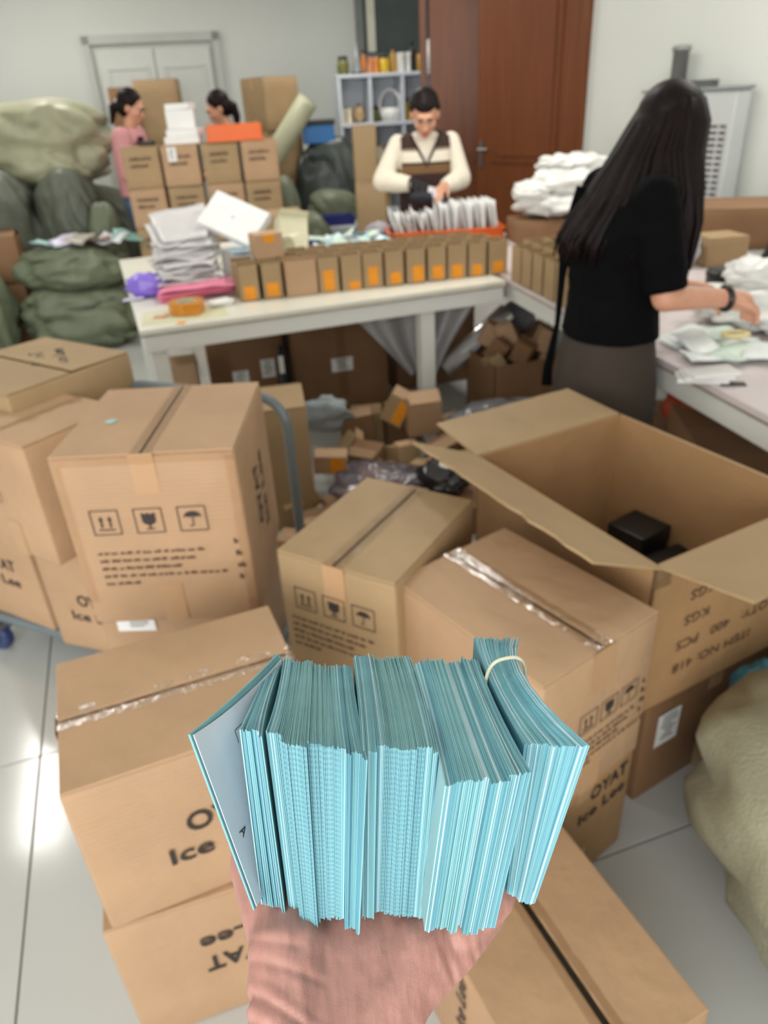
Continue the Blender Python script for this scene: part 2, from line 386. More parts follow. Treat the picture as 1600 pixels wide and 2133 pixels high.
def logo_on(t, F, u, v, rot=0, k=1.0, ink=INK):
    M_ = place(F, u, v, rot) @ Matrix.Scale(k, 4)
    a = text_mesh('OYAT', 0.062, bold=0.0012); b = text_mesh('Ice Lee', 0.058, bold=0.0008)
    obj('printed_text', a, ink, t, M_ @ Matrix.Translation((0.02, 0.032, 0)) @ Matrix.Diagonal((0.9, 0.98, 1, 1)))
    obj('printed_text', b, ink, t, M_ @ Matrix.Translation((0, -0.034, 0)) @ Matrix.Diagonal((1.15, 0.9, 1, 1)))
def carton(label, x, y, z0, yaw, L, W, H, seam='y', m=None, tape=True, tapeface=True, rx=0.0, ry=0.0, seed=0, name='carton', gap=0.006, cat='carton', group=None, lift=(0.0, 0.0)):
    m = m or CARD; rd = random.Random(seed)
    t = thing(name, label, cat, (x, y, z0), R(yaw), group, R(rx), R(ry))
    ft = 0.005
    # slightly bulged walls
    me = bbox((L, W, H - ft), 0.007, 2); bm = bmesh.new(); bm.from_mesh(me)
    bmesh.ops.subdivide_edges(bm, edges=[e for e in bm.edges if e.calc_length() > 0.1], cuts=4, use_grid_fill=True)
    for v in bm.verts:
        c = v.co; a = (1 - (2 * c.x / L) ** 2) if abs(2 * c.y / W) > 0.98 else 0; b = (1 - (2 * c.y / W) ** 2) if abs(2 * c.x / L) > 0.98 else 0
        hz = max(0, 1 - (2 * c.z / H - 1) ** 2); n = noise.noise(Vector((c.x * 5 + seed, c.y * 5, c.z * 5)))
        if abs(2 * c.y / W) > 0.98: c.y += math.copysign((0.002 * max(a, 0) * hz) * (0.6 + n), c.y) 
        if abs(2 * c.x / L) > 0.98: c.x += math.copysign((0.002 * max(b, 0) * hz) * (0.6 + n), c.x)
    bmesh.ops.delete(bm, geom=[f for f in bm.faces if f.normal.z > 0.95 and f.calc_center_median().z > H * .9], context='FACES')   # open beneath the flaps
    bm.to_mesh(me); bm.free(); me.polygons.foreach_set('use_smooth', [True] * len(me.polygons))
    body = obj('body', me, m, t)
    # two closing flaps with an open slit between them
    for s in (-1, 1):
        fl, fw = (L - 0.004, W / 2 - gap / 2 - 0.002) if seam == 'x' else (L / 2 - gap / 2 - 0.002, W - 0.004)
        bx = bbox((fl, fw, ft), 0.0018, 2)
        tilt = rd.uniform(-0.4, 0.6) + (lift[0] if s < 0 else lift[1])
        if seam == 'x': T = Matrix.Translation((0, s * (W / 2 - 0.002), H - ft)) @ Matrix.Rotation(R(-s * tilt), 4, 'X') @ Matrix.Translation((0, -s * fw / 2, 0))
        else: T = Matrix.Translation((s * (L / 2 - 0.002), 0, H - ft)) @ Matrix.Rotation(R(s * tilt), 4, 'Y') @ Matrix.Translation((-s * fl / 2, 0, 0))
        obj('top_flap', bx, m, t, T)
    if tape:
        ln = L if seam == 'x' else W
        prof = [(-0.022, 0.0009), (-0.012, 0.0011), (-gap * 0.7, 0.0009), (0, -0.003), (gap * 0.7, 0.0009), (0.012, 0.0011), (0.022, 0.0009)]
        vs = []; fs = []; n = 16
        for k in range(n + 1):
            q = -ln / 2 + ln * k / n
            for (a, h) in prof:
                zz = H + h + 0.0012 * noise.noise(Vector((q * 30 + seed, a * 40, 3)))
                vs.append((q, a, zz) if seam == 'x' else (a, q, zz))
        c = len(prof)
        for k in range(n):
            for i in range(c - 1): fs.append((k * c + i, k * c + i + 1, (k + 1) * c + i + 1, (k + 1) * c + i))
        g = G().add(vs, fs)
        tp = obj('tape', g, TAPE, t); 
        for p in tp.data.polygons: p.use_smooth = True
        if tapeface:
            for f in (('l', 'r') if seam == 'x' else ('f', 'b')):
                F = face_frame(f, L, W, H)
                for (v0, hh) in ((H / 2 - 0.045, 0.09), (-H / 2 + 0.05, 0.1)):
                    obj('tape', G().box((0, v0, 0.0016), (0.05, hh, 0.0006)), mat('tape_on_board', (188, 150, 112), 0.35, var=0.05, spec=0.5), t, F)
    return t
def tape_edges(t, L, W, H, f='f'):
    """shiny tape wrapped along the upper and side edges of one face"""
    F = face_frame(f, L, W, H)
    for (u0, v0, w, h) in ((0, H / 2 - 0.012, L, 0.02), (L / 2 - 0.012, 0.0, 0.02, H * 0.96), (-L / 2 + 0.012, 0.02, 0.02, H * 0.8)):
        n = 14; g = G(); vs = []; fs = []
        for k in range(n + 1):
            for s in (-1, 1):
                a = (k / n - 0.5)
                if w > h: p = (u0 + a * w, v0 + s * h / 2)
                else: p = (u0 + s * w / 2, v0 + a * h)
                vs.append((p[0], p[1], 0.003 + 0.0015 * noise.noise(Vector((p[0] * 60, p[1] * 60, s)))))
        for k in range(n): fs.append((2 * k, 2 * k + 1, 2 * k + 3, 2 * k + 2) if w < h else (2 * k, 2 * k + 2, 2 * k + 3, 2 * k + 1))
        obj('tape', g.add(vs, fs), TAPE, t, F)
def label_on(t, F, u, v, w, h, seed=1, rot=0):
    s = obj('shipping_label', G().box((0, 0, 0), (w, h, 0.0006)), PAPER, t, place(F, u, v, rot, 0.004))
    rd = random.Random(seed); g = G()
    for k in range(8):
        y = h * (0.4 - 0.1 * k); g.box((rd.uniform(-.1, .1) * w, y, 0.0004), (w * rd.uniform(.3, .7), h * 0.035, 0.0004))
    obj('label_print', g, INK, s)

# ---- front left stack
t = carton('kraft carton with logo on its front, upper of the two stacked at the front left', -0.355, 0.905, 0.352, 21, 0.385, 0.305, 0.325, 'x', CARD, seed=1)
logo_on(t, face_frame('f', 0.385, 0.305, 0.325), 0.012, -0.012, 0, 0.95)
t = carton('lower front left carton with its printed logo upside down', -0.35, 0.893, 0, 17, 0.40, 0.30, 0.35, 'x', CARD, seed=2)
logo_on(t, face_frame('f', 0.40, 0.30, 0.35), 0.03, 0.03, 180, 0.95)
# ---- trolley load behind it
t = carton('carton with handling icons facing the camera, standing highest on the left', -0.472, 1.497, 0.512, -0.5, 0.372, 0.392, 0.412, 'y', CARD, seed=3)
F = face_frame('f', 0.372, 0.392, 0.412); icons_on(t, F, -0.012, 0.055, 0.098, 0.92, INK, True, -0.085)
obj('printed_lines', VDASH, INKB, t, place(F, 0.155, -0.01, 0)); tape_edges(t, 0.372, 0.392, 0.412)
logo_on(t, face_frame('r', 0.372, 0.392, 0.412), 0.0, 0.0, 90, 1.0)
obj('paper_scrap', G().prism([(-0.012, -0.008), (0.006, -0.011), (0.014, 0.004), (0.0, 0.01), (-0.01, 0.005)], 0.0, 0.0015), mat('scrap_teal', (170, 205, 205), 0.6), t, Matrix.Translation((-0.11, -0.02, 0.413)))
t = carton('carton with a white shipping label under the icon carton', -0.515, 1.60, 0.14, -3, 0.38, 0.36, 0.368, 'x', CARD, seed=4)
label_on(t, face_frame('f', 0.38, 0.36, 0.368), -0.10, 0.105, 0.095, 0.07, 3)
t = carton('carton with cropped logo low on the trolley beside the labelled one', -0.806, 1.834, 0.14, -20, 0.24, 0.36, 0.368, 'x', CARD, seed=5)
logo_on(t, face_frame('f', 0.24, 0.36, 0.368), 0.035, -0.03, 0, 0.85)
t = carton('carton at the left frame edge with only the last word of its logo in view', -1.10, 1.99, 0.14, -29, 0.34, 0.32, 0.368, 'x', CARD, seed=6)
logo_on(t, face_frame('f', 0.34, 0.32, 0.368), 0.0, 0.0, 0, 0.9)
t = carton('carton with a logo on its lid, behind and left of the icon carton', -1.005, 2.055, 0.511, -34, 0.40, 0.40, 0.385, 'x', CARD2, seed=7, tape=False, lift=(0, 1.5))
logo_on(t, face_frame('t', 0.40, 0.40, 0.385), 0.03, 0.05, 150, 0.9)
t = carton('carton with faint side icons wedged between the lidded one and the icon carton', -0.875, 1.75, 0.511, -33, 0.29, 0.29, 0.335, 'y', CARD, seed=8)
icons_on(t, face_frame('f', 0.29, 0.29, 0.335), -0.06, 0.0, 0.06, 0.5, INKB, False)
# ---- middle and right cartons
t = carton('taped carton with faded icons behind the paper stack', -0.012, 1.318, 0.358, -31.5, 0.278, 0.36, 0.365, 'y', CARD2, seed=9)
F = face_frame('f', 0.278, 0.36, 0.365); icons_on(t, F, -0.005, 0.08, 0.085, 0.82, INK, True, -0.07)
t = carton('plain carton underneath the taped carton with faded icons', -0.03, 1.35, 0, -31, 0.27, 0.33, 0.357, 'y', CARD3, seed=10)
t = carton('wide taped carton right of the paper stack with icons on its right end', 0.243, 1.072, 0.357, -55, 0.385, 0.30, 0.342, 'x', CARD, seed=11, gap=0.008)
icons_on(t, face_frame('r', 0.385, 0.30, 0.342), 0.03, 0.02, 0.078, 0.72, INK, True, -0.07)
obj('printed_lines', VDASH, INKB, t, place(face_frame('r', 0.385, 0.30, 0.342), 0.125, 0.02, 0) @ Matrix.Scale(0.8, 4))
t = carton('brown carton under the wide taped one with dark blurred print', 0.262, 1.105, 0, -54, 0.36, 0.32, 0.355, 'x', CARD4, seed=12)
logo_on(t, face_frame('r', 0.36, 0.32, 0.355), 0.06, 0.06, 0, 0.8)
t = carton('creased carton at the bottom right with a slit of black tape across its top', 0.2316, 0.6516, 0, 23.6, 0.297, 0.361, 0.315, 'y', CARD, seed=13, gap=0.011)
logo_on(t, face_frame('l', 0.297, 0.361, 0.315), -0.06, 0.06, 90, 0.8)
# ---- big open carton on a dark one
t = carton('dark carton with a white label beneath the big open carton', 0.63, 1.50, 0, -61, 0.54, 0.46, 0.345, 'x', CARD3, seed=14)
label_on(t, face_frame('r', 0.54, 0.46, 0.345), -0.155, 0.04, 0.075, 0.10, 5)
OL, OW, OH = 0.575, 0.47, 0.385
t = thing('open_carton', 'big open carton with raised flaps and upside down print on its side', 'carton', (0.575, 1.45, 0.348), R(-63))
g = G(); th = 0.006
for c, d in (((0, 0, th / 2), (OL, OW, th)), ((0, -OW / 2 + th / 2, OH / 2), (OL, th, OH)), ((0, OW / 2 - th / 2, OH / 2), (OL, th, OH)), ((-OL / 2 + th / 2, 0, OH / 2), (th, OW, OH)), ((OL / 2 - th / 2, 0, OH / 2), (th, OW, OH))): g.box(c, d)
obj('body', g, CARD4, t)
def flap(parent, edge, ln, dep, ang, m, ragged=0.0, skew=0.0):
    n = 18; pts = [(-ln / 2, 0)]
    pts += [(-ln / 2 + skew + (ln - 2 * skew) * k / n, dep + ragged * noise.noise(Vector((k * 0.9, 2.0, edge)))) for k in range(n + 1)] + [(ln / 2, 0)]
    g = G().prism(pts[::-1], -0.0025, 0.0025)
    zr = {0: 180, 1: 0, 2: 90, 3: -90}[edge]
    off = {0: (0, -OW / 2, OH), 1: (0, OW / 2, OH), 2: (-OL / 2, 0, OH), 3: (OL / 2, 0, OH)}[edge]
    return obj('flap', g, m, parent, Matrix.Translation(off) @ Matrix.Rotation(R(zr), 4, 'Z') @ Matrix.Rotation(R(ang), 4, 'X'))
flap(t, 0, OL + 0.02, 0.19, 24, CARD2, 0.016, 0.0)      # long flap hanging over the left side
flap(t, 2, OW, 0.20, 4, CARD2, 0.004, 0.01)          # far flap folded out
flap(t, 3, OW, 0.19, 10, CARD2, 0.006, 0.01)         # near right flap, bent slightly down
flap(t, 1, OL, 0.20, -78, CARD2)                      # far right flap hanging down outside
F = face_frame('r', OL, OW, OH)
for k, (s, u) in enumerate((('ITEM NO: 418', -0.02), ('QTY:   400   PCS', 0.0), ('G.W:         KGS', 0.0), ('N.W:        KGS', 0.0), ('MEAS:   X62 CM', 0.0))):
    obj('printed_text', text_mesh(s, 0.04), INKB, t, place(F, 0.0 + u, -0.10 + 0.062 * k, 180) @ Matrix.Diagonal((1.0, 0.85, 1, 1)))
obj('tape', G().box((-OW / 2 + 0.02, OH / 2 - 0.03, 0.001), (0.05, 0.05, 0.001)), TAPE, t, F)
for k, (x, y, rz, d) in enumerate(((-0.10, 0.155, 6, (0.11, 0.11, 0.15)), (0.03, 0.14, -4, (0.11, 0.15, 0.11)), (0.16, 0.12, 8, (0.10, 0.12, 0.09)))):
    lab = ['tallest black box, farthest inside the open carton', 'flatter black box in the middle of the open carton', 'black box nearest the camera inside the open carton'][k]
    b = thing('black_box', lab, 'box', tuple(t.matrix_basis @ Vector((x, y, 0.007))), R(-63 + rz), 'black boxes inside the open carton')
    obj('tray', bbox((d[0], d[1], d[2] * 0.7), 0.004), BLACK, b); obj('lid', bbox((d[0] + 0.004, d[1] + 0.004, d[2] * 0.3), 0.004), BLACK, b, Matrix.Translation((0, 0, d[2] * 0.7)))
# ---- platform trolley under the left cartons
BLUEW = mat('caster_blue', (50, 66, 110), 0.5); GREYT = mat('grey_enamel', (112, 122, 126), 0.35, var=0.05)
t = thing('platform_trolley', 'grey platform trolley carrying the left cartons, with a bent tube handle', 'trolley', (-0.86, 1.84, 0), R(-24))
obj('deck', bbox((1.0, 0.44, 0.035), 0.012), GREYT, t, Matrix.Translation((0.06, 0.09, 0.104)))
for sx in (-1, 1):
    for sy in (-1, 1):
        c = obj('caster', G().box((0, 0, 0.088), (0.07, 0.06, 0.03)).box((0.0, 0.025, 0.06), (0.03, 0.004, 0.06)).box((0.0, -0.025, 0.06), (0.03, 0.004, 0.06)), STEEL, t, Matrix.Translation((sx * 0.38 - 0.02, sy * 0.17 + 0.04, 0)))
        obj('wheel', G().lathe([(0.01, -0.017), (0.045, -0.017), (0.05, -0.01), (0.05, 0.01), (0.045, 0.017), (0.01, 0.017)], 18, Matrix.Translation((0, 0, 0.05)) @ Matrix.Rotation(R(90), 4, 'X')), BLUEW, c)
def arc(c, r, a0, a1, n=6): return [(c[0] + r * math.cos(R(a0 + (a1 - a0) * k / n)), c[1], c[2] + r * math.sin(R(a0 + (a1 - a0) * k / n))) for k in range(n + 1)]
hp = [(0.53, 0.29, 0.10), (0.53, 0.29, 0.70)] + arc((0.45, 0.29, 0.72), 0.08, 0, 90) + arc((0.05, 0.29, 0.72), 0.08, 90, 180) + [(-0.03, 0.29, 0.70), (-0.03, 0.29, 0.10)]
obj('handle', G().tube(hp, 0.014, 10), GREYT, t)

# ================================================================== packing tables
TW = mat('table_white', (226, 226, 220), 0.4, var=0.04, scale=2); TTOP = mat('table_top_cream', (222, 220, 206), 0.35, var=0.05, scale=3)
TTOP2 = mat('table_top_pinkish', (216, 204, 204), 0.3, var=0.04, scale=2); EDGE = mat('table_edge_wear', (150, 140, 120), 0.5, var=0.3, scale=20)
def table(label, org, ang, ln, dp, topm, z=0.75, legs=(), apron=0.075):
    t = thing('packing_table', label, 'table', (*org, 0), ang)
    obj('table_top', bbox((ln, dp, 0.022), 0.003), topm, t, Matrix.Translation((ln / 2, dp / 2, z - 0.022)))
    obj('edge_strip', G().box((ln / 2, -0.001, z - 0.024), (ln, 0.003, 0.005)), EDGE, t)
    for (c, d) in (((ln / 2, 0.022, 0), (ln - 0.02, 0.03, apron)), ((ln / 2, dp - 0.022, 0), (ln - 0.02, 0.03, apron)), ((0.022, dp / 2, 0), (0.03, dp - 0.075, apron)), ((ln - 0.022, dp / 2, 0), (0.03, dp - 0.075, apron))):
        obj('apron', bbox(d, 0.003), TW, t, Matrix.Translation((c[0], c[1], z - 0.0225 - apron)))
    for (x, y) in legs: obj('leg', bbox((0.07, 0.07, z - 0.023 - apron), 0.004), TW, t, Matrix.Translation((x, y, 0)))
    return t
A1 = R(18.8); T0 = Vector((-0.94, 2.896, 0)); TU = Vector((math.cos(A1), math.sin(A1), 0)); TV = Vector((-math.sin(A1), math.cos(A1), 0))
table('long white packing table carrying the row of small open boxes', T0[:2], A1, 1.66, 1.78, TTOP, legs=((0.06, 0.06), (1.27, 0.06), (0.06, 1.72), (1.6, 1.72)))
A2 = math.atan2(-0.98, 0.2); I0 = Vector((0.628, 3.40, 0)); E1 = Vector((0.2, -0.98, 0)); E2 = Vector((0.98, 0.2, 0))
# right-hand table: local x runs along E1 towards the camera, local y along E2 to the right
table('pinkish white packing table on the right where the long-haired woman works', (I0 - E1 * 1.3 + E2 * 0.03)[:2], A2, 3.4, 1.3, TTOP2, legs=((0.06, 0.06), (3.34, 0.06), (0.06, 1.24), (3.34, 1.24)))
# ---- small open boxes
def small_box_mesh(w, d, h, t=0.003):
    g = G().box((0, 0, 0.0015), (w, d, 0.003))
    for c, s in (((0, -d / 2 + t / 2, h / 2), (w, t, h)), ((0, d / 2 - t / 2, h / 2), (w, t, h)), ((-w / 2 + t / 2, 0, h / 2), (t, d, h)), ((w / 2 - t / 2, 0, h / 2), (t, d, h))): g.box(c, s)
    return g
SB = small_box_mesh(0.092, 0.105, 0.155).mesh('small_box'); SBW = small_box_mesh(0.145, 0.105, 0.155).mesh('small_box_wide')
INNER = {}
def flap_in(w, d, h):
    g = G().box((0, d / 2 - 0.026, h - 0.075), (w - 0.01, 0.045, 0.002)); return g
FI = flap_in(0.092, 0.105, 0.155).mesh('inner_flap'); FIW = flap_in(0.145, 0.105, 0.155).mesh('inner_flap_wide')
def small_box(label, p, ang, z=0.7505, group='small open boxes on the packing table', wide=False, st=None, name='small_box', m=None):
    w = 0.145 if wide else 0.092
    t = thing(name, label, 'box', (p[0], p[1], z), ang, group)
    obj('body', SBW if wide else SB, m or CARD, t); obj('inner_flap', FIW if wide else FI, CARD2, t)
    if st:
        u, v, a, b = st; obj('sticker', G().box((u, -0.0532, v), (a, 0.0012, b)), STICK, t)
    return t
r0 = Vector((-0.600, 3.345, 0)); r1 = Vector((0.652, 3.632, 0)); rdv = (r1 - r0).normalized(); ra = math.atan2(rdv.y, rdv.x); rn = Vector((-rdv.y, rdv.x, 0))
stk = [(0.0, .035, .05, .06), (0.0, .04, .055, .06), None, (0.0, .055, .05, .09), (.01, .022, .05, .035), (0.0, .055, .045, .08), (0.005, .035, .05, .05), (.01, .045, .05, .07), (.005, .04, .05, .06), (0, .035, .05, .06), (0, .03, .045, .05), (.0, .035, .05, .05)]
x = 0.0; rd = random.Random(5)
desc = ['square orange sticker near its foot', 'orange sticker on its lower half', 'blank wide front', 'tall orange sticker', 'small orange sticker at its foot', 'tall narrow orange sticker', 'low orange sticker', 'orange sticker at its right', 'mid height orange sticker', 'orange patch on its lower half', 'small low orange patch', 'low orange patch by the corner']
for i in range(12):
    wide = i == 2; w = 0.145 if wide else 0.092
    p = r0 + rdv * (x + w / 2) + rn * rd.uniform(-.006, .006); x += w + rd.uniform(.008, .014)
    small_box(f'small open box with {desc[i]}, {ORD[i]} in the front row', p, ra + R(rd.uniform(-2, 2)), wide=wide, st=stk[i], m=CARD if i % 3 else CARD2)
for row in (1, 2):
    x = -0.01 if row == 1 else 0.16
    for i in range(12 if row == 1 else 10):
        p = r0 + rdv * (x + 0.046) + rn * (0.122 * row + rd.uniform(-.004, .004)); x += 0.092 + rd.uniform(.010, .016)
        if row == 2 and i < 1: pass
        small_box(f'small open box, {ORD[i]} from the left in the {"second" if row == 1 else "third"} row on the packing table', p, ra + R(rd.uniform(-2, 2)), m=(CARD, CARD2)[i % 2])
# rows turning the corner on the right table
for c in range(4):
    for r_ in range(6):
        p = I0 + E1 * (0.50 - 0.118 * r_) + E2 * (0.075 + 0.104 * c)
        if r_ == 5 and c == 0: continue
        lab = f'small open box on the table corner, {ORD[r_]} from the front, {ORD[c]} from the left'
        small_box(lab, p, math.atan2(E2.y, E2.x) + R(rd.uniform(-2, 2)), group='small open boxes at the table corner', st=(-.015, .045, .03, .06) if r_ == 0 and c == 0 else (0, .045, .03, .06) if c == 0 else None, m=(CARD, CARD2)[(c + r_) % 2])
# box perched on the row
t = thing('small_box', 'closed small box with orange stickers perched on top of the row', 'box', (-0.47, 3.49, 0.9065), ra + R(12), None)
obj('body', bbox((0.13, 0.105, 0.105), 0.003), CARD, t); obj('sticker', G().box((0.0, -0.0532, .085), (.05, .0012, .035)), STICK, t); obj('sticker', G().box((0.0655, 0.0, .04), (.0012, .05, .05)), STICK, t)
# ---- amber tape roll and slips on the near corner
AMB = mat('amber_tape', (206, 132, 30), 0.2, var=0.06, spec=0.7)
t = thing('tape_roll', 'roll of amber packing tape on the table corner', 'tape roll', (-0.80, 3.165, 0.7505))
obj('roll', G().loft([[(r * math.cos(2 * math.pi * i / 28), r * math.sin(2 * math.pi * i / 28), z) for i in range(28)] for r, z in ((.042, 0), (.075, 0), (.077, .004), (.077, .046), (.075, .05), (.042, .05))] , False).loft([[(r * math.cos(2 * math.pi * i / 28), r * math.sin(2 * math.pi * i / 28), z) for i in range(28)] for r, z in ((.042, .05), (.042, 0))], False), AMB, t)
obj('core', G().loft([[(r * math.cos(2 * math.pi * i / 28), r * math.sin(2 * math.pi * i / 28), z) for i in range(28)] for r, z in ((.0415, .049), (.038, .049), (.038, .001), (.0415, .001))], False), mat('tape_core', (190, 200, 180), 0.7), t)
obj('tape_tail', G().box((0.045, -0.0745, 0.024), (0.05, 0.002, 0.044)), AMB, t)
o = obj('tape_scrap', G().prism([(-.03, -.02), (.03, -.022), (.032, .018), (-.026, .022)], 0, .002), AMB); tag(o, 'flat amber tape scrap stuck left of the tape roll', 'tape scrap'); o.location = (-0.905, 3.10, 0.7505)
o = obj('sticker_scrap', G().prism([(-.016, -.014), (.015, -.016), (.017, .012), (-.013, .015)], 0, .003), STICK); tag(o, 'small orange sticker on the front edge of the table', 'sticker'); o.location = (-0.79, 2.985, 0.7505)
o = obj('table_mat', G().prism([(-.19, -.10), (.17, -.11), (.18, .12), (-.17, .13)], 0, .0012), mat('slip_green', (206, 204, 170), 0.6)); tag(o, 'pale green paper sheet under the tape roll', 'paper'); o.location = (-0.80, 3.12, 0.7502); o.rotation_euler = (0, 0, A1)
o.location.z = 0.7498
for k in range(4):
    o = obj('paper_slip', bbox((.10, .07, .006), .001, 1), PAPER); tag(o, f'small white slip, {["lowest", "second lowest", "second highest", "topmost"][k]} of the pile by the first small box', 'paper slip', 'white slips by the boxes'); o.location = (-0.68 + .004 * k, 3.27 - .006 * k, 0.7505 + .0062 * k); o.rotation_euler = (0, 0, R(12 + 9 * k))
# ---- pile of clear poly bags, pink bags, purple bag
def sheet_bag(nx, ny, w, d, amp, seed, th=0.0025, curl=0.0):
    vs = []; fs = []
    for side in (1, -1):
        for j in range(ny + 1):
            for i in range(nx + 1):
                x = (i / nx - .5) * w; y = (j / ny - .5) * d
                z = amp * fbm((x * 7 + seed, y * 7, seed), 3) + curl * (y / d + .5) ** 2 + side * th * (1 if 0 < i < nx and 0 < j < ny else .15)
                vs.append((x + .3 * amp * noise.noise(Vector((x * 9, y * 9, seed))), y, z))
    n = (nx + 1) * (ny + 1)
    for j in range(ny):
        for i in range(nx):
            a = j * (nx + 1) + i; fs.append((a, a + 1, a + nx + 2, a + nx + 1)); fs.append((n + a, n + a + nx + 1, n + a + nx + 2, n + a + 1))
    bd = [(i, i + 1) for i in range(nx)] + [(ny * (nx + 1) + i + 1, ny * (nx + 1) + i) for i in range(nx)] + [((j + 1) * (nx + 1), j * (nx + 1)) for j in range(ny)] + [(j * (nx + 1) + nx, (j + 1) * (nx + 1) + nx) for j in range(ny)]
    fs += [(b, a, n + a, n + b) for a, b in bd]
    return G().add(vs, fs)
POLY = mat('poly_bag_clear', (226, 224, 224), 0.25, var=0.05, alpha=0.75, spec=0.7)
PINK = mat('pink_poly', (238, 140, 168), 0.3, var=0.08, spec=0.6); PURP = mat('purple_poly', (140, 112, 220), 0.3, var=0.12, spec=0.6)
for k in range(4):
    o = obj('pink_bag', sheet_bag(12, 8, .36, .20, .012, k, .006).mesh('pb', True), PINK); o.location = (-0.83 + .01 * k, 3.50 - .012 * k, 0.764 + .014 * k); o.rotation_euler = (0, R(-2), R(20 - 4 * k))
    tag(o, f'pink plastic bag, {["bottom", "second from bottom", "third from bottom", "top"][k]} of the folded pink pile', 'plastic bag', 'pink plastic bags on the table')
for k in range(13):
    o = obj('poly_bag', sheet_bag(12, 10, .30 - .002 * k, .22, .016, 20 + k, .005, .05 * (k / 12)).mesh('cb', True), POLY)
    o.location = (-0.87 + .012 * math.sin(k * 1.7) - .002 * k, 3.58 + .012 * k, 0.822 + .0165 * k); o.rotation_euler = (R(2 + 1.2 * k), R(-3 + 3 * math.sin(k * 2.1)), R(14 + 16 * math.sin(k * 2.7)))
    tag(o, f'clear plastic bag, {ORD[k]} from the bottom of the fanned pile over the pink bags', 'plastic bag', 'clear plastic bags on the table')
def crumple(r, seed, amp=.35, nu=26, nv=16, flat_bottom=True, freq=2.2):
    g = G().ball((0, 0, 0), 1.0, None, nu, nv); out = []
    for v in g.v:
        d = Vector(v); n = fbm((d.x * freq + seed, d.y * freq, d.z * freq), 4); rg = 1 - abs(noise.noise(Vector((d.x * 3.5 + seed, d.y * 3.5, d.z * 3.5)))) * 1.2
        s = 1 + amp * (0.7 * n + 0.5 * (rg - .7)); p = Vector((d.x * r[0] * s, d.y * r[1] * s, d.z * r[2] * s + (r[2] if flat_bottom else 0)))
        if flat_bottom and p.z < 0: p.z *= 0.05
        out.append(tuple(p))
    g.v = out; return g
o = obj('purple_bag', crumple((.10, .05, .055), 3).mesh('pbag', True), PURP); tag(o, 'crumpled purple plastic bag at the left table edge', 'plastic bag'); o.location = (-1.06, 3.52, 0.745)
o = obj('pale_purple_strip', sheet_bag(8, 4, .10, .05, .01, 77, .003).mesh('pps', True), mat('lilac_poly', (214, 206, 236), 0.3)); tag(o, 'pale lilac plastic strip beside the purple bag', 'plastic strip'); o.location = (-1.115, 3.46, 0.757)
# ---- white flat box leaning on the pile, blue film, cream boxes
t = thing('white_box', 'flat white lidded box propped on the plastic bags', 'box', (-0.63, 3.70, 1.03))
nz = Vector((-.08, -.72, .69)).normalized(); ax_ = Vector((.80, -.1, -.58)); ax_ = (ax_ - nz * nz.dot(ax_)).normalized(); ay_ = nz.cross(ax_)
t.rotation_euler = Matrix((ax_, ay_, nz)).transposed().to_euler()
obj('lid', bbox((.30, .19, .035), .003), PAPER, t, Matrix.Translation((0, 0, .012))); obj('tray', bbox((.292, .182, .03), .003), WHITE, t, Matrix.Translation((0, 0, -.008)))
obj('printed_mark', G().prism([(.012 * math.cos(a), .008 * math.sin(a)) for a in [2 * math.pi * k / 12 for k in range(12)]], 0, .0005), mat('faint_grey_print', (200, 200, 202), .6), t, Matrix.Translation((.0, 0, .0472)))
o = obj('white_box', bbox((.30, .22, .16), .004), WHITE); tag(o, 'white carton standing under the propped white box', 'box'); o.location = (-0.60, 3.86, 0.7505); o.rotation_euler = (0, 0, R(10))
o = obj('blue_film_bag', sheet_bag(10, 8, .20, .14, .02, 9, .01).mesh('bf', True), mat('pale_blue_film', (176, 206, 222), 0.25, alpha=.85)); tag(o, 'pale blue film bag beneath the propped white box', 'plastic bag'); o.location = (-0.56, 3.60, 0.925); o.rotation_euler = (0, 0, R(12))
CREAM = mat('cream_board', (222, 218, 190), 0.6, var=.04)
for k, (px, py, pz, d, rz, rx, lab) in enumerate(((-.43, 4.20, .752, (.16, .11, .20), 20, -20, 'cream carton leaning back behind the perched small box'), (-.40, 4.05, .752, (.13, .09, .13), -28, 12, 'cream carton tipped forward behind the perched small box'))):
    t = thing('cream_box', lab, 'box', (px, py, pz + .03), R(rz)); t.rotation_euler = (R(rx), R(10 * (1 - 2 * k)), R(rz))
    obj('body', bbox(d, .003), CREAM, t); obj('lid_flap', bbox((d[0], .07, .003), .001, 1), CREAM, t, Matrix.Translation((0, -d[1] / 2, d[2])) @ Matrix.Rotation(R(-35), 4, 'X'))
# ---- navy tray full of loose white and aqua wrappers
NAVY = mat('navy_plastic', (40, 58, 122), 0.4)
def tray(name, label, loc, rz, d, m, cat='tray'):
    t = thing(name, label, cat, loc, rz); w, dp, h = d; th = .008
    obj('base', bbox((w, dp, .008), .002, 1), m, t)
    for c, s in (((0, -dp / 2 + th / 2), (w, th)), ((0, dp / 2 - th / 2), (w, th)), ((-w / 2 + th / 2, 0), (th, dp)), ((w / 2 - th / 2, 0), (th, dp))): obj('side', bbox((s[0], s[1], h), .002, 1), m, t, Matrix.Translation((c[0], c[1], 0)))
    obj('rim', G().box((0, -dp / 2 - .004, h), (w + .02, .014, .008)).box((0, dp / 2 + .004, h), (w + .02, .014, .008)).box((-w / 2 - .004, 0, h), (.014, dp, .008)).box((w / 2 + .004, 0, h), (.014, dp, .008)), m, t)
    return t
tray('navy_tray', 'shallow navy blue tray holding loose white wrappers', (-0.10, 4.46, 0.7505), R(14), (.50, .30, .05), NAVY)
wc = [mat('wrapper_white', (226, 232, 230), .35, var=.05), mat('wrapper_aqua', (180, 216, 224), .3, var=.08), mat('wrapper_mint', (206, 226, 212), .35, var=.06)]
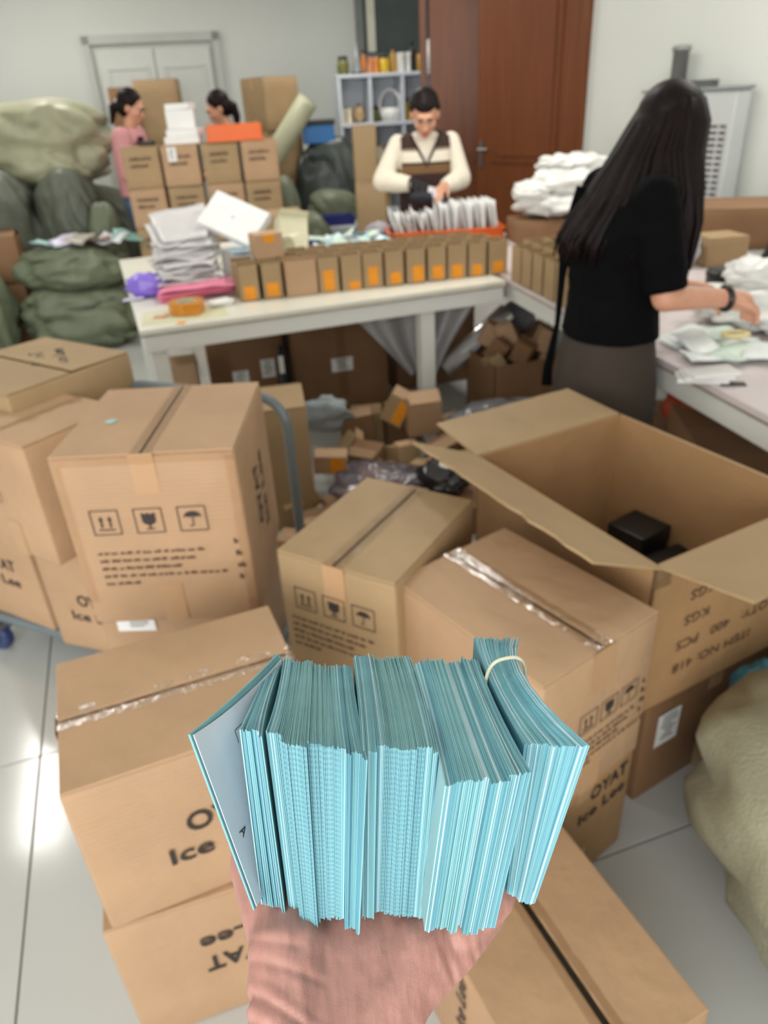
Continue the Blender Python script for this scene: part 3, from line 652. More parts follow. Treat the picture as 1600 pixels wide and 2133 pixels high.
for k in range(16):
    o = obj('wrapper', sheet_bag(6, 5, .13, .09, .018, 40 + k, .004).mesh('wr', True), wc[k % 3])
    a = (k % 8 - 3.5) * .052; b_ = -.07 + .14 * (k // 8); p = Matrix.Rotation(R(14), 4, 'Z') @ Vector((a, b_, 0)); o.location = (-0.10 + p.x, 4.46 + p.y, 0.785 + .012 * (k % 3) + .014 * (k // 8)); o.rotation_euler = (R(20 * math.sin(k)), R(24 * math.cos(k * 1.7)), R(47 * k))
    tag(o, f'{["white", "aqua", "mint"][k % 3]} wrapper, {ORD[k % 8]} from the left in the {"front" if k < 8 else "back"} of the navy tray', 'wrapper', 'loose wrappers in the navy tray')
o = obj('film_bag', crumple((.09, .06, .05), 15).mesh('fb', True), mat('smoky_film', (190, 186, 196), .25, alpha=.7)); tag(o, 'crumpled smoky film bag between navy tray and orange tray', 'plastic bag'); o.location = (0.07, 4.80, .751)
# ---- orange tray of white packets
tray('orange_tray', 'shallow orange tray packed with upright white packets', (0.46, 4.66, 0.7505), R(2), (.68, .30, .07), ORANGE)
for k in range(24):
    wv = .26; hgt = .155 + (.03 if k > 9 else rd.uniform(-.02, .012)) + rd.uniform(-.006, .006)
    me = sheet_bag(6, 6, hgt, wv, .006 + (.008 if k < 9 else 0), 60 + k, .005).mesh('pk', True)
    o = obj('white_packet', me, PAPER); xx = 0.15 + .0262 * k
    if 14 <= k: hgt += .02
    o.location = (xx, 4.665 + .01 * math.sin(k * 3), 0.765 + hgt / 2 + .008); o.rotation_euler = (0, R(90 - (16 - k * .9 if k < 10 else 5) + 5 * math.sin(k * 1.9)), R(2 + 5 * math.sin(k * 2.3)))
    tag(o, f'upright white packet, {ORD[k]} from the left in the orange tray', 'packet', 'white packets in the orange tray')
# ---- white bag heap at the back of the right table
t = carton('brown carton under the heap of white bags', 1.05, 4.44, 0.7505, 6, .42, .30, .125, 'x', CARD3, seed=31, tape=False)
for k, (dx, dy, dz, r, sd) in enumerate(((0.02, .0, 0, (.24, .17, .075), 1), (-.13, -.03, .10, (.12, .12, .05), 2), (.06, .0, .12, (.20, .15, .07), 3), (.15, .03, .22, (.15, .12, .05), 4), (.02, .03, .22, (.13, .11, .05), 5))):
    o = obj('white_bag', crumple(r, 100 + sd, .42, 34, 20).mesh('wb', True), BAGW); o.location = (1.08 + dx, 4.44 + dy, .877 + dz)
    tag(o, ['wide white plastic bag at the bottom of the heap on the brown carton', 'rolled white plastic bag at the left end of the heap', 'large white plastic bag in the middle of the heap', 'white plastic bag at the top right of the heap', 'white plastic bag at the top left of the heap'][k], 'plastic bag', 'white bags heaped by the brown door')
# ---- things on the right table
t = carton('large carton with a bent lid flap at the right table end', 1.98, 4.02, 0.7505, -12, .62, .46, .20, 'x', CARD3, seed=33, tape=False, lift=(3, 0))
obj('side_flap', bbox((.16, .44, .005), .002, 1), CARD2, t, Matrix.Translation((-.33, 0, .205)) @ Matrix.Rotation(R(18), 4, 'Y') @ Matrix.Translation((-.06, 0, 0)))
carton('small carton in front of the large one on the right table', 1.655, 3.55, 0.7505, 8, .20, .18, .13, 'x', CARD2, seed=34, tape=False)
o = obj('clear_bag', crumple((.075, .07, .085), 44, .3).mesh('clb', True), FILM); tag(o, 'puffed clear plastic bag standing beside the small carton', 'plastic bag'); o.location = (1.475, 3.50, .7505)
o = obj('dark_jar', G().lathe([(.03, 0), (.034, .004), (.034, .07), (.028, .085), (.03, .088), (.03, .11), (.012, .112)], 18).mesh('dj', True), mat('smoky_glass', (52, 50, 62), .1, spec=.8)); tag(o, 'dark glass jar half hidden by the sleeve of the woman in black', 'jar'); o.location = (1.18, 2.98, .7505)
def cup(label, loc, r, h):
    t = thing('black_cup', label, 'cup', loc); obj('cup', G().lathe([(r * .8, 0), (r, .006), (r, h), (r * .93, h), (r * .9, .01)], 22).mesh('c', True), BLACK, t); obj('lid', G().lathe([(r * 1.04, h - .012), (r * 1.06, h), (r * .98, h + .01), (r * .4, h + .014), (.004, h + .014)], 22).mesh('cl', True), BLACK, t); return t
cup('squat black lidded tub on the right table by the white bags', (1.395, 2.90, .7505), .065, .10)
cup('black lidded tub at the right frame edge behind the white bags', (1.52, 2.95, .7505), .055, .07)
o = obj('black_bag', crumple((.08, .07, .12), 51, .3).mesh('bb', True), BLACK); tag(o, 'black crumpled bag at the right frame edge', 'bag'); o.location = (1.70, 3.05, .7505)
rw = random.Random(8)
for k, (px, py, r, z) in enumerate(((1.30, 2.52, (.17, .15, .07), .7505), (1.42, 2.38, (.16, .14, .055), .7505), (1.50, 2.64, (.10, .08, .045), .7505), (1.36, 2.55, (.12, .10, .05), .87))):
    o = obj('white_bag', crumple(r, 200 + k, .42, 34, 20).mesh('wb2', True), BAGW); o.location = (px, py, z)
    tag(o, ['large crumpled white bag on the right table beside the wrist of the woman in black', 'crumpled white bag nearest the right frame edge', 'small white bag beside the squat black tub', 'white bag lying on top of the large crumpled one'][k], 'plastic bag', 'white bags on the right table')
for k in range(9):
    o = obj('clear_pouch', sheet_bag(8, 6, .16, .11, .014, 80 + k, .004).mesh('cp', True), wc[(0, 2, 0)[k % 3]]); o.location = (1.04 + .07 * (k % 3) + .02 * math.sin(k), 2.16 + .095 * (k // 3), .762 + .006 * (k % 4)); o.rotation_euler = (R(5 * math.sin(k)), R(6 * math.cos(k)), R(33 * k))
    tag(o, f'flat clear pouch, {ORD[k % 3]} from the left in the {["near", "middle", "far"][k // 3]} row before the woman in black', 'pouch', 'flat pouches on the right table')
o = obj('cream_coil', G().tube([(.04 * math.cos(a), .028 * math.sin(a), 0) for a in [2 * math.pi * k / 20 for k in range(20)]], .007, 8, closed=True), mat('cream_cord', (226, 206, 150), .5)); tag(o, 'cream ring lying on the flat pouches', 'ring'); o.location = (1.16, 2.26, .797)
for k in range(3):
    o = obj('white_booklet', bbox((.14, .075, .012), .002, 1), PAPER); o.location = (0.945 + .008 * k, 1.99 - .012 * k, .7505 + .0123 * k); o.rotation_euler = (0, 0, R(-14 + 10 * k))
    tag(o, f'white booklet, {["bottom", "middle", "top"][k]} of the small pile at the near table edge', 'booklet', 'white booklets on the right table')
o = obj('black_card', bbox((.07, .03, .003), .001, 1), BLACK); tag(o, 'small black card by the white booklets', 'card'); o.location = (1.015, 1.94, .7505); o.rotation_euler = (0, 0, R(-10))

# ================================================================== under the tables
carton('small carton under the left table end', -0.98, 3.50, 0, 12, .18, .16, .44, 'x', CARD, seed=40, tape=False)
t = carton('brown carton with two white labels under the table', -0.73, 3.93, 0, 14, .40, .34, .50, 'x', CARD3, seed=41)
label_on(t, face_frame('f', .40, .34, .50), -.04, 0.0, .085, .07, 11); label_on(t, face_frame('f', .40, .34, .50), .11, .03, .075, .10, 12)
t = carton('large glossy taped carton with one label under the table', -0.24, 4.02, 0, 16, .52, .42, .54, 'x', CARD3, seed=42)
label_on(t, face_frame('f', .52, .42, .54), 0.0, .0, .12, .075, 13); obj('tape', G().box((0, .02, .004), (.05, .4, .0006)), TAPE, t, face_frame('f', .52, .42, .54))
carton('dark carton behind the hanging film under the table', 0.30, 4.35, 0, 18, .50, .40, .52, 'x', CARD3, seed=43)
# dark handled bag squeezed between the cartons
t = thing('dark_bag', 'narrow black bag with a pale stripe between the cartons under the table', 'bag', (-0.48, 3.66, 0)); obj('body', crumple((.04, .06, .22), 66, .15).mesh('db', True), BLACK, t); obj('stripe', G().box((0, -.075, .36), (.025, .004, .09)), WHITE, t)
# big film sheet hanging from the table edge
g = G(); vs = []; fs = []; nx, nz = 30, 22
def film_pt(a, b):
    """a across, b downwards; narrows to a point as it hangs"""
    w = 1 - .78 * b; cx = .20 + .06 * b; x = cx + (a - .5) * .74 * w; z = .655 - .42 * b + .02 * math.sin(a * 7); y = 3.62 + .05 * math.sin(a * 17 + b * 3) * (1 - .4 * b) + .28 * x
    return (x, y, z)
for s in (0, 1):
    for j in range(nz + 1):
        for i in range(nx + 1):
            p = film_pt(i / nx, j / nz); vs.append((p[0], p[1] + .003 * s, p[2]))
n = (nx + 1) * (nz + 1)
for j in range(nz):
    for i in range(nx):
        a = j * (nx + 1) + i; fs += [(a, a + nx + 1, a + nx + 2, a + 1), (n + a, n + a + 1, n + a + nx + 2, n + a + nx + 1)]
o = obj('film_sheet', g.add(vs, fs).mesh('fs', True), FILM); tag(o, 'large clear film sheet hanging in folds under the table', 'plastic film')
o = obj('film_roll', G().tube([(.70, 3.76, .52), (.50, 3.70, .36), (.36, 3.66, .26)], [.05, .055, .04], 14).mesh('fr', True), FILM); tag(o, 'bunched clear film running down behind the middle table leg', 'plastic film')
o = obj('grey_bundle', crumple((.10, .09, .08), 71, .3).mesh('gb', True), mat('grey_cloth', (112, 112, 118), .6)); tag(o, 'grey bundle tucked under the table corner', 'bundle'); o.location = (.80, 4.0, .35)
carton('low carton under the grey bundle', .84, 4.02, 0, 12, .34, .3, .35, 'x', CARD3, seed=47, tape=False)
# open carton crammed with small boxes
t = thing('open_carton', 'brown open carton crammed with small boxes under the table corner', 'carton', (.74, 3.58, 0), R(16)); g = G()
for c, d in (((0, 0, .003), (.44, .34, .006)), ((0, -.167, .18), (.44, .006, .36)), ((0, .167, .18), (.44, .006, .36)), ((-.217, 0, .18), (.006, .34, .36)), ((.217, 0, .18), (.006, .34, .36))): g.box(c, d)
obj('body', g, CARD3, t)
TM = t.matrix_basis
def loose_box(label, p, rot, d, group, m=None, sticker=False):
    t = thing('loose_box', label, 'box', p, 0, group); t.rotation_euler = tuple(R(a) for a in rot)
    obj('body', bbox(d, .002, 1), m or CARD2, t)
    obj('end_flap', bbox((d[0] * .96, .002, d[2] * .4), .0008, 1), CARD, t, Matrix.Translation((0, -d[1] / 2 - .0005, d[2])) @ Matrix.Rotation(R(-60), 4, 'X'))
    if sticker: obj('sticker', G().box((d[0] * .2, -d[1] / 2 - .001, d[2] * .5), (d[0] * .42, .0012, d[2] * .8)), STICK, t)
    return t
rl = random.Random(21)
for k in range(11):
    p = TM @ Vector((-.15 + .1 * (k % 4), -.09 + .1 * (k // 4), .29 + .05 * (k % 3)))
    loose_box(f'small loose box, {ORD[k % 4]} from the left in the {["front", "middle", "back"][k // 4]} of the crammed carton', p, (rl.uniform(-40, 40), rl.uniform(-40, 40), rl.uniform(0, 180)), (.09, .07, .11), 'small boxes in the crammed carton', (CARD2, CARD3, CARD)[k % 3])
# grey pole leaning beside the skirt
o = obj('grey_pole', G().tube([(.885, 3.85, .02), (.84, 3.06, .70)], .02, 12).mesh('gp', True), mat('grey_pole_paint', (138, 146, 138), .4)); tag(o, 'grey tube leaning from the floor to the table beside the brown skirt', 'pole')
# heap of loose small boxes on the floor
heap = [((.20, 3.12, .16), (8, 0, 10), (.15, .12, .17), 0), ((.06, 3.16, .20), (0, 28, -15), (.11, .09, .14), 1), ((-.10, 3.20, .10), (0, -6, 5), (.16, .12, .13), 0), ((-.22, 2.83, .12), (0, 4, 0), (.14, .10, .08), 1), ((-.33, 2.60, .06), (0, -22, 28), (.15, .09, .07), 1),
        ((-.27, 2.44, .05), (6, 0, 20), (.15, .10, .07), 1), ((-.33, 2.34, .03), (0, 0, -12), (.15, .10, .06), 1), ((-.20, 3.05, .05), (0, 40, 20), (.05, .10, .15), 0), ((-.05, 2.98, .06), (20, 0, -30), (.14, .11, .10), 0), ((.10, 2.96, .05), (-14, 10, 40), (.13, .10, .10), 0),
        ((.30, 2.98, .05), (10, -20, 15), (.14, .10, .12), 0), ((.18, 2.84, .03), (0, 12, 70), (.12, .10, .09), 0), ((-.02, 2.80, .03), (8, 0, 10), (.16, .10, .10), 0), ((.36, 3.18, .04), (0, 0, 30), (.13, .12, .15), 0), ((-.14, 2.66, .02), (0, 10, -25), (.13, .1, .08), 0), ((.42, 2.86, .02), (5, 0, 12), (.14, .12, .12), 0), ((.10, 3.34, .02), (0, 0, 22), (.16, .14, .18), 0), ((-.06, 3.36, .02), (0, 0, 5), (.15, .14, .16), 0)]
hl = ['upright open box at the top of the floor heap below the middle table leg', 'box tipped on its corner with an orange end, on the floor heap', 'box lying flat near the top left of the floor heap', 'box with an orange sticker lying in front of the grey cloth', 'tilted box with an orange strip near the trolley handle', 'flat box with orange end beside the trolley handle', 'lowest flat box with orange end by the trolley handle', 'thin box standing on edge under the grey cloth']
for k, (p, r, d, s) in enumerate(heap):
    lab = hl[k] if k < len(hl) else 'brown loose box half buried in the floor heap under the table'
    loose_box(lab, p, r, d, 'loose boxes heaped on the floor', (CARD, CARD2, CARD3)[k % 3] if k < 7 else (CARD3, CARD2)[k % 2], bool(s))
o = obj('grey_cloth', crumple((.11, .05, .075), 91, .5).mesh('gc', True), mat('grey_blue_cloth', (142, 150, 152), .8, var=.1)); tag(o, 'grey blue cloth draped over the floor heap', 'cloth'); o.location = (-.24, 2.98, .24)
carton('tall open carton standing behind the trolley handle', -.40, 2.66, 0, 10, .22, .24, .52, 'x', CARD2, seed=61, tape=False, lift=(30, 25))
o = obj('purple_film_bag', crumple((.17, .13, .085), 95, .4, 34, 20).mesh('pfb', True), FILMP); tag(o, 'crumpled glossy purple film bag behind the taped carton', 'plastic bag'); o.location = (-.03, 2.50, .12)
o = obj('black_film_bag', crumple((.11, .10, .07), 97, .4, 30, 18).mesh('bfb', True), mat('black_film', (40, 38, 42), .15, spec=.8, alpha=.9)); tag(o, 'crumpled black film bag left of the open carton', 'plastic bag'); o.location = (.25, 2.55, .13)
o = obj('grey_film_bag', crumple((.24, .14, .07), 99, .4, 34, 20).mesh('gfb', True), FILMG); tag(o, 'spread grey film bag on the floor beside the brown skirt', 'plastic bag'); o.location = (.56, 3.05, .16)
carton('flattened carton under the crumpled film bags', .10, 2.52, 0, 20, .62, .36, .12, 'x', CARD3, seed=63, tape=False)
carton('low carton under the grey film bag', .58, 3.05, 0, 15, .36, .26, .16, 'x', CARD3, seed=64, tape=False)
# under the right table
o = obj('red_bag', crumple((.15, .14, .10), 121, .35, 30, 18).mesh('rb', True), mat('rust_red_poly', (170, 66, 26), .35, var=.25, scale=8)); tag(o, 'rust red crumpled bag under the right table', 'bag'); o.location = (1.32, 2.72, .26)
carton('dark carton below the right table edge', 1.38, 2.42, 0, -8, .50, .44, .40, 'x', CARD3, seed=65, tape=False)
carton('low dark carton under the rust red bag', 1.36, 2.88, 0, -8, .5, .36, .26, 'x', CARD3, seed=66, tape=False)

# ================================================================== people
def ell_ring(c, rx, ry, yaw, n=24, e=2.2):
    """superelliptic horizontal ring; yaw = facing direction of the body"""
    out = []
    for i in range(n):
        a = 2 * math.pi * i / n; ca, sa = math.cos(a), math.sin(a)
        x = math.copysign(abs(ca) ** (2 / e), ca) * rx; y = math.copysign(abs(sa) ** (2 / e), sa) * ry
        out.append((c[0] + x * math.cos(yaw) - y * math.sin(yaw), c[1] + x * math.sin(yaw) + y * math.cos(yaw), c[2]))
    return out
def head_shapes(g, T, s=1.0):
    """head in local axes: x right, -y forward (face), z up; origin at head centre; height about 0.225"""
    b = lambda c, r, rot=None: g.ball(tuple(v * s for v in c), tuple(v * s for v in r), T, 18, 12, rot)
    b((0, .012, .030), (.073, .090, .082)); b((0, -.022, -.020), (.062, .066, .080)); b((0, -.030, -.070), (.044, .046, .036)); b((0, -.062, -.088), (.022, .020, .018))
    b((0, -.078, .022), (.052, .018, .018)); b((0, -.088, -.018), (.010, .013, .028)); b((0, -.098, -.032), (.014, .014, .011)); b((-.012, -.090, -.036), (.008, .010, .007)); b((.012, -.090, -.036), (.008, .010, .007))
    b((-.036, -.064, -.022), (.024, .022, .022)); b((.036, -.064, -.022), (.024, .022, .022)); b((0, -.080, -.062), (.024, .014, .012))
    b((-.074, .008, -.012), (.010, .018, .030)); b((.074, .008, -.012), (.010, .018, .030))
def face_parts(p, T, s=1.0):
    EYE = mat('eye_white', (225, 222, 216), .3); IRIS = mat('iris_dark', (34, 24, 20), .2); LIP = mat('lips', (186, 98, 94), .4); BR = mat('brow_hair', (44, 32, 28), .7)
    for q in (-1, 1):
        e = obj('eye', G().ball((q * .031 * s, -.080 * s, .004 * s), (.013 * s, .008 * s, .0058 * s)).mesh('e', True), EYE, p, T)
        obj('iris', G().ball((q * .031 * s, -.0862 * s, .002 * s), (.0056 * s, .003 * s, .0052 * s)).mesh('i', True), IRIS, e)
        obj('eyelid', G().tube([(q * .016 * s, -.087 * s, .006 * s), (q * .031 * s, -.091 * s, .0105 * s), (q * .047 * s, -.083 * s, .005 * s)], .0022 * s, 6), BR, p, T)
        obj('eyebrow', G().tube([(q * .012 * s, -.094 * s, .022 * s), (q * .033 * s, -.094 * s, .028 * s), (q * .052 * s, -.080 * s, .022 * s)], [.003 * s, .0035 * s, .0015 * s], 6), BR, p, T)
    obj('lips', G().ball((0, -.0945 * s, -.058 * s), (.021 * s, .006 * s, .005 * s)).ball((0, -.0935 * s, -.066 * s), (.018 * s, .006 * s, .006 * s)).mesh('l', True), LIP, p, T)
def hand_shapes(g, wrist, d, n, s=1.0, curl=25, thumb=1):
    """hand at the wrist: d = pointing direction, n = palm normal; five fingers with knuckle bends"""
    d = Vector(d).normalized(); n = Vector(n).normalized(); n = (n - d * n.dot(d)).normalized(); x = d.cross(n).normalized(); w = Vector(wrist)
    g.cap([w, w + d * .035 * s, w + d * .075 * s], [.024 * s, .030 * s, .028 * s], 12)
    g.ball(tuple(w + d * .055 * s), (.030 * s,) * 3, None, 12, 8)
    for k in range(4):
        p = w + d * (.082 - .006 * abs(k - 1.3)) * s + x * (k - 1.5) * .0185 * s; pts = [p]; a = 0
        for l, r_ in zip((.038, .026, .020), (.8, 1.1, .8)):
            a += R(curl * r_); p = p + (d * math.cos(a) + n * math.sin(a)) * l * s * (1 - .06 * abs(k - 1.2)); pts.append(p)
        g.cap(pts, [.0095 * s, .009 * s, .0085 * s, .007 * s], 8)
    p = w + d * .025 * s - x * thumb * .026 * s; q = p + (d * .7 - x * thumb * .7).normalized() * .038 * s + n * .008 * s; r2 = q + (d * .9 - x * thumb * .25 + n * .35).normalized() * .030 * s
    g.cap([p, q, r2], [.013 * s, .0105 * s, .008 * s], 8)
def strands(root_pts, paths, rad, m, name, parent):
    g = G()
    for pts in paths: g.tube(pts, [rad * (0.6 + 0.4 * math.sin(math.pi * min(1, .15 + k / max(1, len(pts) - 1)))) * (1 if k < len(pts) - 1 else .35) for k in range(len(pts))], 6)
    o = obj(name, g.mesh(name, True), m, parent); return o
def Tm(loc, yaw, pitch=0.0, roll=0.0):
    """head frame: yaw 0 faces -y (towards the camera)"""
    return Matrix.Translation(loc) @ Matrix.Rotation(yaw, 4, 'Z') @ Matrix.Rotation(roll, 4, 'Y') @ Matrix.Rotation(pitch, 4, 'X')
def scalp_cap(T, s, back=0.0):
    g = G(); g.ball((0, .026 * s, .040 * s), (.080 * s, .090 * s, .084 * s), T, 20, 14); g.ball((0, .045 * s, -.005 * s), (.078 * s, .070 * s, .080 * s), T, 18, 12); return g

# ---------- woman in black, back to the camera, working at the right table
BX, BY = 0.735, 2.22
wm = thing('person', 'long-haired woman in black top and brown skirt standing at the right table', 'person', (BX, BY, 0))
def rel(p): return (p[0] - BX, p[1] - BY, p[2])
fa = R(9)                                   # faces right and slightly away: heading angle of the body
fx, fy = math.cos(fa), math.sin(fa)          # forward
sxv, syv = fy, -fx                           # her right hand side (towards the camera)
def bp_(f, r_, z): return (f * fx + r_ * sxv, f * fy + r_ * syv, z)
yb = fa + math.pi / 2
g = G()
g.loft([ell_ring(bp_(0, 0, .80), .10, .125, fa, 20), ell_ring(bp_(0, 0, .92), .09, .12, fa, 20), ell_ring(bp_(.0, 0, 1.05), .09, .12, fa, 20), ell_ring(bp_(.01, 0, 1.17), .100, .15, fa, 20), ell_ring(bp_(.02, 0, 1.26), .07, .13, fa, 20)])
hc = bp_(.125, .0, 1.372)
g.cap([bp_(.03, 0, 1.23), bp_(.085, 0, 1.30)], [.055, .05])
Th = Tm(hc, fa + R(96), R(26))
head_shapes(g, Th, 1.05)
for s in (-1, 1):
    g.cap([bp_(0, s * .06, .76), bp_(.02, s * .08, .46), bp_(0, s * .08, .10)], [.075, .055, .04]); g.ball(bp_(.055, s * .085, .045), (.095, .045, .045), None, 14, 9, Matrix.Rotation(fa, 3, 'Z'))
sh = {1: bp_(.015, .155, 1.235), -1: bp_(.015, -.155, 1.235)}; el = {1: bp_(.055, .205, .985), -1: bp_(.08, -.20, .99)}; wr = {1: bp_(.27, .165, .955), -1: bp_(.30, -.10, .93)}
for s in (-1, 1):
    g.cap([sh[s], el[s]], [.05, .040]); g.cap([el[s], wr[s]], [.040, .027]); 
    d = Vector(wr[s]) - Vector(el[s]); hand_shapes(g, wr[s], (d.x, d.y, -.06), (0, 0, -1), 1.0, 28, s)
obj('body', g.remesh('body', .006, 4), SKIN, wm)
TOPB = mat('black_knit', (7, 7, 9), .9, var=.2, scale=20, bump=.25, bscale=9, spec=.12)
g = G()
g.loft([ell_ring(bp_(0, 0, .838), .138, .164, fa), ell_ring(bp_(0, 0, .90), .130, .158, fa), ell_ring(bp_(0, 0, .97), .122, .15, fa), ell_ring(bp_(-.005, 0, 1.06), .13, .155, fa), ell_ring(bp_(-.005, 0, 1.15), .14, .175, fa), ell_ring(bp_(.01, 0, 1.215), .112, .176, fa), ell_ring(bp_(.02, 0, 1.262), .085, .135, fa), ell_ring(bp_(.03, 0, 1.285), .06, .075, fa)])
for s in (-1, 1):
    m_ = Vector(sh[s]).lerp(Vector(el[s]), .93); g.tube([sh[s], Vector(sh[s]).lerp(m_, .5), m_], [.066, .064, .060], 16); g.ball(sh[s], .067)
me = g.remesh('top', .006, 5)
for v in me.vertices: v.co += Vector((fbm((v.co.x * 12, v.co.y * 12, v.co.z * 22), 3), fbm((v.co.y * 12 + 5, v.co.x * 12, v.co.z * 22), 3), 0)) * .005
obj('black_top', me, TOPB, wm)
g = G().loft([ell_ring(bp_(0, 0, .885), .115, .142, fa, 32), ell_ring(bp_(0, 0, .83), .130, .154, fa, 32), ell_ring(bp_(0, 0, .76), .142, .165, fa, 32), ell_ring(bp_(0, 0, .66), .155, .178, fa, 32), ell_ring(bp_(0, 0, .50), .158, .180, fa, 32), ell_ring(bp_(0, 0, .30), .162, .185, fa, 32)])
me = g.mesh('skirt', True)
obj('skirt', me, mat('brown_skirt', (62, 52, 44), .85, var=.15, scale=5, bump=.2, bscale=14), wm)
# hair: cap plus long straight strands falling over the back and the near shoulder
g = scalp_cap(Th, 1.10); hb = obj('hair', g.remesh('hair', .006, 3), HAIR, wm)
rh = random.Random(3); paths = []
top = Vector(hc) + Vector((0, 0, .10))
for k in range(300):
    u = rh.random()
    ang = R(-70 + 230 * u)                        # 0 = her right (near the camera), 90 = back, 180 = her left
    rr = .084 + rh.uniform(-.012, .012)
    back = max(0.0, math.sin(ang)); L_ = rh.uniform(.25, .31) if back > .35 else rh.uniform(.27, .36)
    def at(rad, bk, z): return Vector(hc) + Vector((-fx, -fy, 0)) * (math.sin(ang) * rad + bk) + Vector((sxv, syv, 0)) * (math.cos(ang) * rad * .95 + .085 * max(0, math.cos(ang)) * max(0, min(1, (-.02 - z) / .12))) + Vector((0, 0, z))
    w_ = rh.uniform(-.012, .012); fall = .5 if back < .35 else 1.0
    p = [at(rr * .30, .0, .112), at(rr * .80, .004, .092), at(rr * 1.06, .010, .040), at(rr * 1.12, .02 + .03 * back, -.03), at(rr * 1.14, .03 + .085 * back * fall, -.12), at(rr * 1.12, .03 + .145 * back * fall + w_, -.20), at(rr * 1.08, .03 + .175 * back * fall + w_, -.20 - (L_ - .20) * .5), at(rr * 1.02, .03 + .185 * back * fall + w_, -L_)]
    paths.append(p)
strands(None, paths, .0095, HAIR, 'hair_length', wm)
obj('wrist_band', G().tube([Vector(wr[1]) + Vector((0, 0, 0)) + Vector((sxv, syv, 0)) * .031 * math.cos(q) + Vector((0, 0, 1)) * .031 * math.sin(q) for q in (2 * math.pi * k / 20 for k in range(20))], .009, 8, closed=True), BLACK, wm)
# dark strap hanging down her back on the left
sp = [bp_(-.105, -.05, 1.26), bp_(-.135, -.06, 1.12), bp_(-.138, -.07, 1.0), bp_(-.14, -.075, .86), bp_(-.165, -.07, .72), bp_(-.165, -.07, .66)]
st = obj('strap', G().tube(sp, [.016, .02, .012, .009, .016, .018], 8, .4), TOPB, wm); st['label'] = 'black strap hanging from the shoulder'
for c in wm.children:
    pass

# ---------- woman sorting packets behind the orange tray
CX_, CY_ = 0.385, 5.06
wc_ = thing('person', 'woman in striped brown and cream vest sorting packets behind the orange tray', 'person', (CX_, CY_, 0))
g = G()
g.loft([ell_ring((0, 0, .82), .16, .12, 0, 20), ell_ring((0, 0, .95), .13, .10, 0, 20), ell_ring((0, 0, 1.08), .14, .10, 0, 20), ell_ring((0, 0, 1.2), .17, .10, 0, 20), ell_ring((0, 0, 1.29), .12, .07, 0, 20)])
g.cap([(0, 0, 1.28), (0, -.03, 1.36)], [.052, .05]); Tc = Tm((0.0, -.075, 1.425), R(-4), R(30)); head_shapes(g, Tc, 1.08)
for s in (-1, 1):
    g.cap([(s * .08, 0, .84), (s * .085, 0, .45), (s * .085, 0, .09)], [.085, .055, .04]); g.ball((s * .085, -.05, .045), (.045, .10, .045))
shl = {-1: (-.165, .01, 1.262), 1: (.165, .01, 1.262)}; ell = {-1: (-.275, -.03, 1.06), 1: (.225, -.05, 1.05)}; wrl = {-1: (-.075, -.20, 1.045), 1: (.10, -.22, 1.03)}
for s in (-1, 1):
    g.cap([shl[s], ell[s]], [.048, .038]); g.cap([ell[s], wrl[s]], [.038, .026]); d = Vector(wrl[s]) - Vector(ell[s]); hand_shapes(g, wrl[s], (d.x * .8 , d.y, -.05), (-s * .4, -.2, -1), 1.0, 35, -s)
obj('body', g.remesh('body', .006, 4), SKIN, wc_); face_parts(wc_, Tc, 1.08)
CRM = mat('cream_knit', (236, 226, 208), .8, var=.04, scale=30, bump=.2, bscale=60)
g = G(); g.loft([ell_ring((0, 0, .90), .150, .115, 0), ell_ring((0, 0, 1.05), .150, .112, 0), ell_ring((0, 0, 1.2), .178, .112, 0), ell_ring((0, 0, 1.265), .165, .095, 0), ell_ring((0, 0, 1.31), .095, .07, 0), ell_ring((0, -.01, 1.33), .062, .06, 0)])
for s in (-1, 1):
    g.tube([shl[s], ell[s]], [.060, .064], 14); g.ball(shl[s], .060); g.ball(ell[s], .0625); g.tube([ell[s], Vector(ell[s]).lerp(Vector(wrl[s]), .5), Vector(ell[s]).lerp(Vector(wrl[s]), .96)], [.062, .058, .04], 14)
obj('cream_jumper', g.remesh('jumper', .006, 5), CRM, wc_)
# knitted vest with bands and a deep V neck: one mesh, coloured by height
vm = bpy.data.materials.new('vest_bands'); vm.use_nodes = True; nt = vm.node_tree; N = nt.nodes; L = nt.links; b = N['Principled BSDF']; b.inputs['Roughness'].default_value = .85
tc = N.new('ShaderNodeTexCoord'); sp_ = N.new('ShaderNodeSeparateXYZ'); L.new(tc.outputs['Object'], sp_.inputs[0]); mr = N.new('ShaderNodeMapRange'); mr.inputs[1].default_value = .86; mr.inputs[2].default_value = 1.34; L.new(sp_.outputs['Z'], mr.inputs[0])
cr = N.new('ShaderNodeValToRGB'); cr.color_ramp.interpolation = 'CONSTANT'
stops = [(0.0, (52, 30, 28)), (.30, (58, 36, 30)), (.50, (120, 90, 58)), (.60, (62, 42, 30)), (.63, (232, 224, 206)), (.76, (150, 130, 110)), (.79, (56, 36, 28))]
e = cr.color_ramp.elements; e[0].position = 0; e[0].color = (*lin(stops[0][1]), 1); e[1].position = stops[1][0]; e[1].color = (*lin(stops[1][1]), 1)
for q, c in stops[2:]: x_ = e.new(q); x_.color = (*lin(c), 1)
L.new(mr.outputs[0], cr.inputs[0]); L.new(cr.outputs[0], b.inputs['Base Color'])
rings = []; nn = 96
prof = ((.88, .165, .130), (.96, .162, .127), (1.05, .162, .125), (1.12, .172, .126), (1.19, .190, .126), (1.25, .186, .118), (1.29, .160, .104), (1.325, .110, .085))
